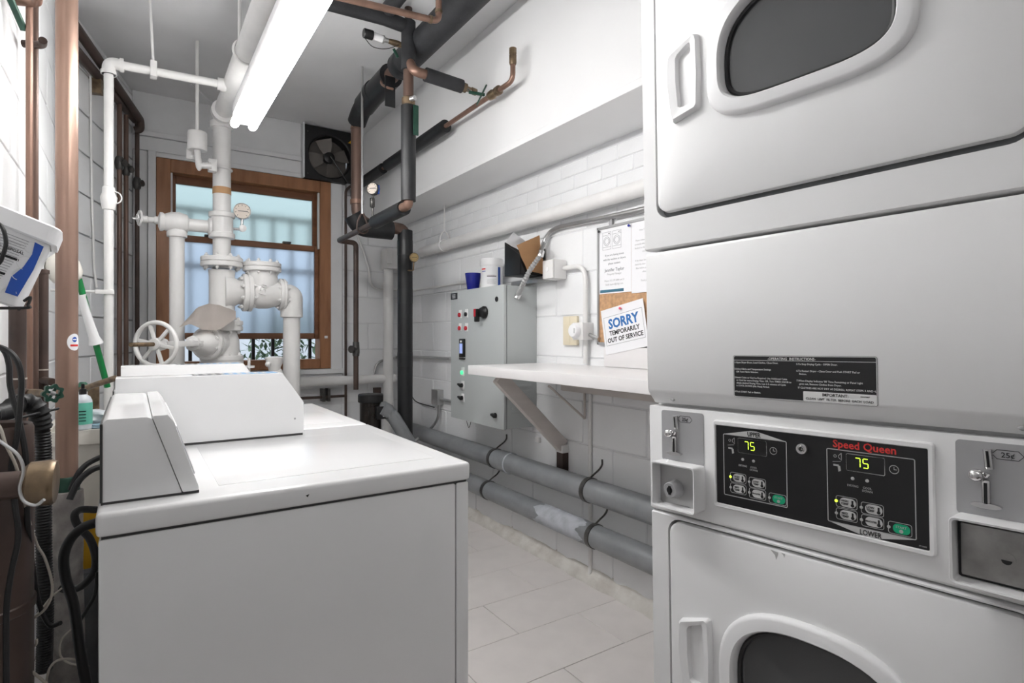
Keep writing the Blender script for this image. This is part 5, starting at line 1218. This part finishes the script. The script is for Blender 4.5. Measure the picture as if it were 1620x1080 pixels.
e_ = P(148, 650, Y=3.05); MB().box(e_.x-.02, e_.x+.02, e_.y-.01, e_.y+.03, zr, P(148, 612, Y=3.0).z, .003).part('body', 'brass', fa)
hd = P(131, 612, Y=2.86); a, b = V((1, 0, 0)), Z
MB().lathe(hd-Z*.02, Z, [(0, .012), (.008, .026), (.02, .028), (.03, .018), (.04, .010)], 8).part('handle', 'green', fa)
bt_ = P(131, 672, Y=2.73); bt_.z = zr
so_ = thing('soap_bottle', 'clear soap bottle with a mint green label on the tub rim', 'bottle', bt_)
MB().lathe(bt_, Z, [(0, .026), (.004, .030), (.11, .030), (.125, .024), (.135, .012)], 24).part('body', 'bag', so_)
MB().lathe(bt_+Z*.022, Z, [(0, .0300), (0, .0308), (.082, .0308), (.082, .0300)], 24).part('label', 'soap', so_, 'mint green label')
MB().lathe(bt_+Z*.135, Z, [(0, .012), (.02, .012), (.022, .006), (.04, .006)], 12).part('cap', 'black', so_)
for k in range(4): MB().box(bt_.x-.01, bt_.x+.012, bt_.y-.0316, bt_.y-.0310, bt_.z+.035+.012*k, bt_.z+.038+.012*k).part('label_print', 'blackprint', so_)
def crumple(c, r, name, m, label, cat, sx=1, sy=1, sz=.7, seed=1):
    rnd = random.Random(seed); mb = MB(); bmesh.ops.create_icosphere(mb.bm, subdivisions=3, radius=1)
    ph = [rnd.uniform(0, 6) for _ in range(6)]
    for v in mb.bm.verts:
        k = 1+.16*math.sin(5*v.co.x+ph[0])*math.cos(6*v.co.y+ph[1])+.12*math.sin(9*v.co.z+ph[2]+4*v.co.x)+rnd.uniform(-.06, .06)
        v.co = V((c[0]+v.co.x*k*r*sx, c[1]+v.co.y*k*r*sy, c[2]+max(v.co.z*k*sz, -.6)*r))
    return mb.thing(name, m, label, cat, ang=60)
e_ = P(156, 645, Y=2.80); crumple((e_.x, e_.y, zr+.03), .055, 'plastic_bag', 'bag', 'crumpled pale plastic bag on the laundry tub rim', 'bag', seed=3)
e_ = P(156, 652, Y=2.76); crumple((e_.x+.01, 2.735, zr+.008), .028, 'plastic_wrapper', 'bagb', 'bluish plastic wrapper at the front edge of the tub', 'wrapper', 1.6, .6, .4, seed=5)
# plunger
pg = thing('plunger', 'plunger with a white cup and green handle hung upside down behind the copper stack', 'plunger', P(165, 600, Y=3.08))
u0 = P(126, 447, Y=3.05); u1 = P(170, 612, Y=3.14); ud = (u0-u1).normalized()
MB().cyl(u1, u0+ud*.02, .0125, n=14).part('handle', 'greenh', pg)
g0, g1 = P(151, 540, Y=3.10), P(131, 479, Y=3.06); MB().lathe(g0, g1-g0, [(-.01, .028), (0, .026), (.02, .020), (.10, .017), (.20, .017), (.212, .022)], 20).part('grip', 'plasticw', pg, 'white ribbed sleeve')
cc = P(108, 425, Y=3.02); MB().lathe(cc-V((0, 0, .06)), (-.25, 0, 1), [(0, .03), (.012, .050), (.04, .062), (.08, .060), (.11, .045), (.125, .02)], 30).part('cup', 'cream', pg)
# yellow floor sign
bk = thing('bucket', 'grey plastic bucket on the floor behind the washing machine hoses', 'bucket', (-.135, 2.47, 0))
MB().lathe((-.135, 2.47, 0), Z, [(0, .055), (.41, .072), (.412, .076), (.425, .076), (.424, .070), (.02, .05)], 28).part('body', 'galv', bk)
ys = thing('floor_sign', 'folded yellow plastic floor sign standing in the grey bucket', 'floor sign', (-.135, 2.47, .02))
for q in (-.014, .006): MB().prism([(-.175, 2.47+q, .02), (-.100, 2.47+q, .02), (-.085, 2.47+q, .60), (-.185, 2.47+q, .60)], (0, .008, 0), .002).part('panel', 'yellow', ys)
# wall-side brown headers
for a_, b_, off, r_, lab in (((123, 47), (222, 190), .075, .024, 'upper dark brown header pipe along the top of the splayed left wall'), ((123, 83), (214, 190), .04, .024, 'lower dark brown header pipe along the top of the splayed left wall')):
    p0, p1 = P(*a_, B=off), P(*b_, B=off); d = (p0-p1).normalized()
    p0 = p0+d*.12; r = thing('header_pipe', lab, 'pipe', p1, 'brown header pipes on the left wall')
    pts = [p0, p1] if off < .05 else fil([p0, p1, p1-Z*.06+dB*.0, p1-Z*.07-nB*.03], .03)
    MB().tube(pts, r_, 18).part('pipe', 'brown', r)
    if off > .05: MB().lathe(p0.lerp(p1, .45), p1-p0, [(0, r_), (.0, r_+.004), (.03, r_+.004), (.03, r_)], 18).part('coupling', 'brown', r)
for px_, y0_, yv, m_, lab in ((189, 165, 258, 'copper', 'leftmost'), (199.5, 182, 268, 'copper', 'middle'), (217, 196, 290, 'brown', 'rightmost')):
    t0 = P(px_, y0_, B=.045); r = thing('brown_drop_pipe', lab+' of the three thin brown pipes dropping down the splayed left wall', 'pipe', (t0.x, t0.y, .3), 'thin brown pipes on the splayed wall')
    MB().cyl((t0.x, t0.y, .3), t0, .0135, n=14).part('pipe', m_, r)
    zv_ = P(px_, yv, B=.045).z; MB().lathe((t0.x, t0.y, zv_-.04), Z, [(0, .015), (.01, .022), (.04, .026), (.07, .022), (.08, .015)], 10).part('valve_body', 'dsteel', r)
    MB().lathe((t0.x, t0.y, zv_), (1, -.8, 0), [(0, .008), (.03, .008), (.031, .022), (.038, .022)], 12).part('valve_handle', 'dsteel', r)
e_ = P(152, 137, B=.03); MB().obox(e_, dB, nB, Z, .022, .028, .040, .003).thing('pipe_bracket', 'brass', 'dull brass bracket under the brown header pipes', 'bracket')
MB().tube(fil([P(130, 100, B=.012), P(143, 118, B=.012), P(145, 300, B=.012), P(149, 425, B=.012), P(153, 455, B=.02)], .03), .006, 8).thing('white_conduit', 'pipew', 'slim white-painted conduit down the splayed left wall beside the white pipe', 'conduit')
# hanging pail on a wire rack
tl = math.radians(20); pc_ = P(15, 400, t=1.12)
pl = thing('plastic_pail', 'white plastic pail with a blue label tilted on a wire rack, left foreground', 'pail', pc_-Z*.1)
ax_u = V((math.cos(tl), 0, -math.sin(tl))); ax_w = V((math.sin(tl), 0, math.cos(tl)))
vd = V((-.15, -1, 0)).normalized()
ax_v = Y
# local frame: u to the right along the rim, w up, v depth
ax_u = V((.9, .08, -.36)).normalized(); ax_w = V((.30, 0, .95)).normalized(); ax_v = ax_w.cross(ax_u).normalized()
rimR = P(98, 368, t=1.13); O2 = rimR
def pk(u, v, w_): return O2+ax_u*u+ax_v*v+ax_w*w_
def prect(iu, u0, u1, v0, v1, w_, r=.02, n=5):
    pts = []
    for cu_, cv_, s0 in ((u1-r, v1-r, 0), (u0+r, v1-r, 90), (u0+r, v0+r, 180), (u1-r, v0+r, 270)):
        for k in range(n+1):
            t = math.radians(s0+90*k/n); pts.append(pk(cu_+r*math.cos(t), cv_+r*math.sin(t), w_))
    return pts
UW = -.20
MB().loft([prect(0, UW+.045, -.022, .03, .145, -.168, .015), prect(0, UW+.04, -.017, .025, .15, -.164, .02), prect(0, UW+.012, -.012, .008, .172, -.022), prect(0, UW+.012, -.012, .008, .172, -.020)], True, False).part('body', 'plasticw', pl)
MB().loft([prect(0, UW+.010, -.010, .006, .174, -.030), prect(0, UW, 0, -.002, .182, -.027), prect(0, UW, 0, -.002, .182, .003), prect(0, UW+.004, -.004, .002, .178, .006), prect(0, UW+.012, -.012, .010, .170, .006)], False, True).part('rim', 'plasticw', pl)
def fv(w_): return .008+(.025-.008)*(-.022-w_)/(.142)-.0012   # front face depth at height w
def lab_(poly, m, name, label=None, e=0): return MB().prism([pk(u, fv(w_)-e, w_) for u, w_ in poly], ax_v*-.0004).part(name, m, pl, label)
lab_([(-.033, -.036), (-.018, -.038), (-.019, -.087), (-.026, -.1454), (-.046, -.1454), (-.046, -.113), (-.035, -.088), (-.030, -.06)], 'blueprint', 'label_swoosh', 'deep blue label stripe', .0004)
for w_, u1_, th_, mm_ in [(-.052, -.05, .0009, 'greyprint')]+[(-.040-.0052*k, -.040-.0012*k, .0008, 'inkgrey') for k in range(20)]:
    lab_([(UW+.03, w_), (u1_, w_), (u1_, w_+th_), (UW+.03, w_+th_)], mm_, 'label_line')
for w_, u1_ in ((-.082, -.045), (-.115, -.056)): lab_([(-.14, w_), (u1_, w_), (u1_, w_+.0045), (-.14, w_+.0045)], 'blackprint', 'label_bar', None, .0003)
text('STORAGE AND DISPOSAL', .0075, pk(-.128, fv(-.067)-.001, -.067), ax_u, ax_w, 'blackprint', pl, 'lettering', .01)
for (cu_, cw_, R_) in ((-.034, -.048, .014), (-.034, -.080, .016), (-.036, -.104, .014), (-.040, -.145, .014)):
    MB().torus(pk(cu_, fv(cw_)-.0012, cw_), ax_v, R_*.8, .0006, 24, 5, 20 if cw_ > -.14 else 0, 250 if cw_ > -.14 else 180).part('label_ring', 'whiteprint', pl)
rk_ = thing('wire_rack', 'black wire rack hooking up under the tilted pail', 'rack', P(30, 490, t=1.1))
for dy in (0, .09):
    a0_, a1_, a2_, a3_, a4_ = (P(*q_, t=1.08+dy) for q_ in ((-95, 487), (36, 487), (44, 482), (48, 470), (38, 476)))
    MB().tube(smooth([a0_, a1_, a2_, a3_, a4_], 5), .0028, 8).part('rail', 'rubber', rk_)
MB().tube([P(30, 489, t=1.06), P(30, 489, t=1.20)], .0028, 8).part('cross_wire', 'rubber', rk_)
def cable(pts, r, name, m, label, cat='cable', n=8): return MB().tube(smooth([P(a, b, t=c) for a, b, c in pts], 7), r, n).thing(name, m, label, cat)
cable([(-138, 352, .95), (-60, 346, .95), (-5, 352, .95), (9, 378, .95), (5, 402, .95), (-8, 420, .95), (-60, 428, .95), (-138, 430, .95)], .0032, 'black_cord_loop', 'rubber', 'black cord loop hanging in front of the pail')
# brown drum and its hose
dm = thing('brown_drum', 'wide dark brown vertical drum standing at the left edge below the pail', 'tank', (-.214, 1.27, 0))
MB().lathe((-.214, 1.27, 0), Z, [(0, .071), (.75, .071), (.752, .074), (.765, .074), (.767, .071), (1.055, .071), (1.062, .068), (1.058, .064), (.98, .064)], 40).part('shell', 'brown', dm)
hz = thing('corrugated_hose', 'black corrugated drain hose arching over the drum and down to the floor', 'hose', P(70, 1000, t=1.2))
corr([P(70, 1060, t=1.22), P(72, 960, t=1.2), P(69, 850, t=1.2), P(69, 720, t=1.2), P(66, 675, t=1.2)], .0150).part('lower_section', 'rubber', hz)
corr([P(66, 678, t=1.2), P(60, 650, t=1.19), P(44, 637, t=1.18), P(26, 640, t=1.16), P(10, 652, t=1.12), P(-30, 660, t=1.05), P(-104, 664, t=1.03)], .020, pitch=.010).part('upper_section', 'rubber', hz)
# brass vacuum breaker, nearest
vb = thing('vacuum_breaker', 'round aged brass valve cap on a brown pipe at the left edge', 'valve', P(62, 800, t=.85))
v0 = P(90, 762, t=.86); v1 = P(36, 766, t=.84); va_ = (v0-v1).normalized()
MB().lathe(v1, va_, [(-.005, .012), (.0, .024), (.008, .032), (.03, .0335), ((v0-v1).length-.006, .0335), ((v0-v1).length-.001, .031), ((v0-v1).length, .026)], 32).part('cap', 'brass', vb)
MB().cyl(v1-va_*.17, v1, .020, n=20).part('pipe', 'brown', vb)
MB().lathe(v1-va_*.045, va_, [(-.03, .023), (-.028, .027), (0, .027), (.003, .022)], 8).part('nut', 'brass', vb)
cable([(-205, 690, .85), (-90, 686, .82), (-20, 690, .8), (10, 705, .8), (30, 722, .8), (37, 745, .8), (31, 772, .8), (38, 792, .8), (56, 799, .8), (70, 790, .8)], .0022, 'steel_wire', 'steel', 'bent steel wire looping around the brass valve cap', 'wire')
cable([(-165, 575, .92), (-90, 553, .9), (-20, 548, .9), (8, 552, .9), (27, 570, .9), (34, 600, .9), (32, 640, .9), (27, 690, .9), (18, 745, .9), (24, 800, .9), (29, 850, .9), (17, 910, .9), (10, 970, .9), (10, 1090, .9)], .0042, 'power_cable', 'rubber', 'thick black cable curving down past the drum, nearest the left edge')
cable([(-145, 568, .95), (-80, 550, .94), (-20, 546, .93), (4, 552, .93), (14, 575, .93), (16, 610, .93), (26, 650, .93), (36, 690, .93), (42, 740, .93), (44, 830, .95), (52, 900, 1.0), (62, 955, 1.05), (78, 988, 1.05), (96, 985, 1.05)], .0042, 'power_cable', 'rubber', 'thick black cable crossing behind the brass valve cap')
MB().tube([P(28, 598, t=.899), P(28.5, 626, t=.899)], .0046, 10).thing('cable_tag', 'paper', 'small white tag band on the black cable', 'tag') if False else None
MB().tube([P(-5, 672, t=1.05), P(35, 660, t=1.12), P(92, 646, t=1.25)], .0028, 8).thing('black_rod', 'rubber', 'thin black rod slanting across the drum top towards the stack', 'rod')
cable([(-170, 640, .9), (-80, 645, .88), (-10, 665, .88), (10, 705, .88), (28, 745, .9), (44, 815, .95), (58, 860, 1.0), (72, 885, 1.0), (83, 930, 1.0), (72, 962, 1.0), (45, 985, 1.0), (29, 1012, 1.0), (38, 1030, 1.0), (56, 1020, 1.0), (58, 1011, 1.0)], .0022, 'beige_cord', 'beige', 'thin beige cord hanging down past the drum and curling at its end', 'cord')
cable([(-140, 1030, .95), (-60, 1036, .95), (-10, 1040, .95), (20, 1046, .95), (50, 1062, .97), (75, 1082, 1.0)], .0024, 'beige_cord', 'beige', 'beige cord lying across the bottom left corner', 'cord')
cable([(72, 1085, 1.05), (78, 1058, 1.05), (92, 1044, 1.08), (118, 1043, 1.1), (140, 1054, 1.12)], .0020, 'beige_cord', 'beige', 'beige cord arching near the foot of the washing machine', 'cord')
cable([(34, 992, 1.1), (60, 970, 1.1), (80, 945, 1.12), (98, 930, 1.15)], .0018, 'beige_cord', 'beige', 'short beige cord running up behind the curled cord', 'cord')
cable([(113, 995, 1.15), (97, 1012, 1.15), (95, 1035, 1.15), (108, 1048, 1.15), (130, 1053, 1.15)], .0018, 'grey_cord', 'beige', 'short grey cord bend below the black hose loop', 'cord')
# washer hoses
def hose(pts, r, lab, nm='washer_hose'): return MB().tube(smooth([V(p) for p in pts], 7), r, 12).thing(nm, 'rubber', lab, 'hose')
xh = -.075
def Ph(a, b, t): return P(a, b, t=t)
hose([Ph(170, 719, 1.62), Ph(150, 727, 1.60), Ph(134, 737, 1.58), Ph(122, 752, 1.56), Ph(112, 775, 1.55)], .0075, 'upper black rubber hose leaving the washing machine towards the stack')
hose([Ph(170, 736, 1.55), Ph(150, 741, 1.52), Ph(134, 751, 1.5), Ph(122, 765, 1.48), Ph(110, 790, 1.46)], .0078, 'second black rubber hose just below the upper one')
hose([Ph(152, 806, 1.25), Ph(128, 806, 1.22), Ph(118, 815, 1.2), Ph(124, 832, 1.2), Ph(142, 852, 1.2), Ph(151, 880, 1.2), Ph(148, 905, 1.2), Ph(132, 925, 1.2), Ph(112, 933, 1.2), Ph(96, 930, 1.2)], .0075, 'black hose curling in a small loop behind the washing machine')
hose([Ph(154, 826, 1.1), Ph(132, 834, 1.1), Ph(112, 852, 1.1), Ph(101, 880, 1.1), Ph(104, 915, 1.1), Ph(115, 950, 1.1), Ph(121, 985, 1.1), Ph(127, 1030, 1.1), Ph(138, 1090, 1.1)], .0090, 'thick black hose bulging left of the washing machine and dropping to the floor')
hose([Ph(154, 905, 1.18), Ph(150, 940, 1.18), Ph(135, 968, 1.18), Ph(124, 990, 1.18), Ph(122, 1030, 1.2)], .0035, 'thin black cable down the back of the washing machine', 'washer_cable')
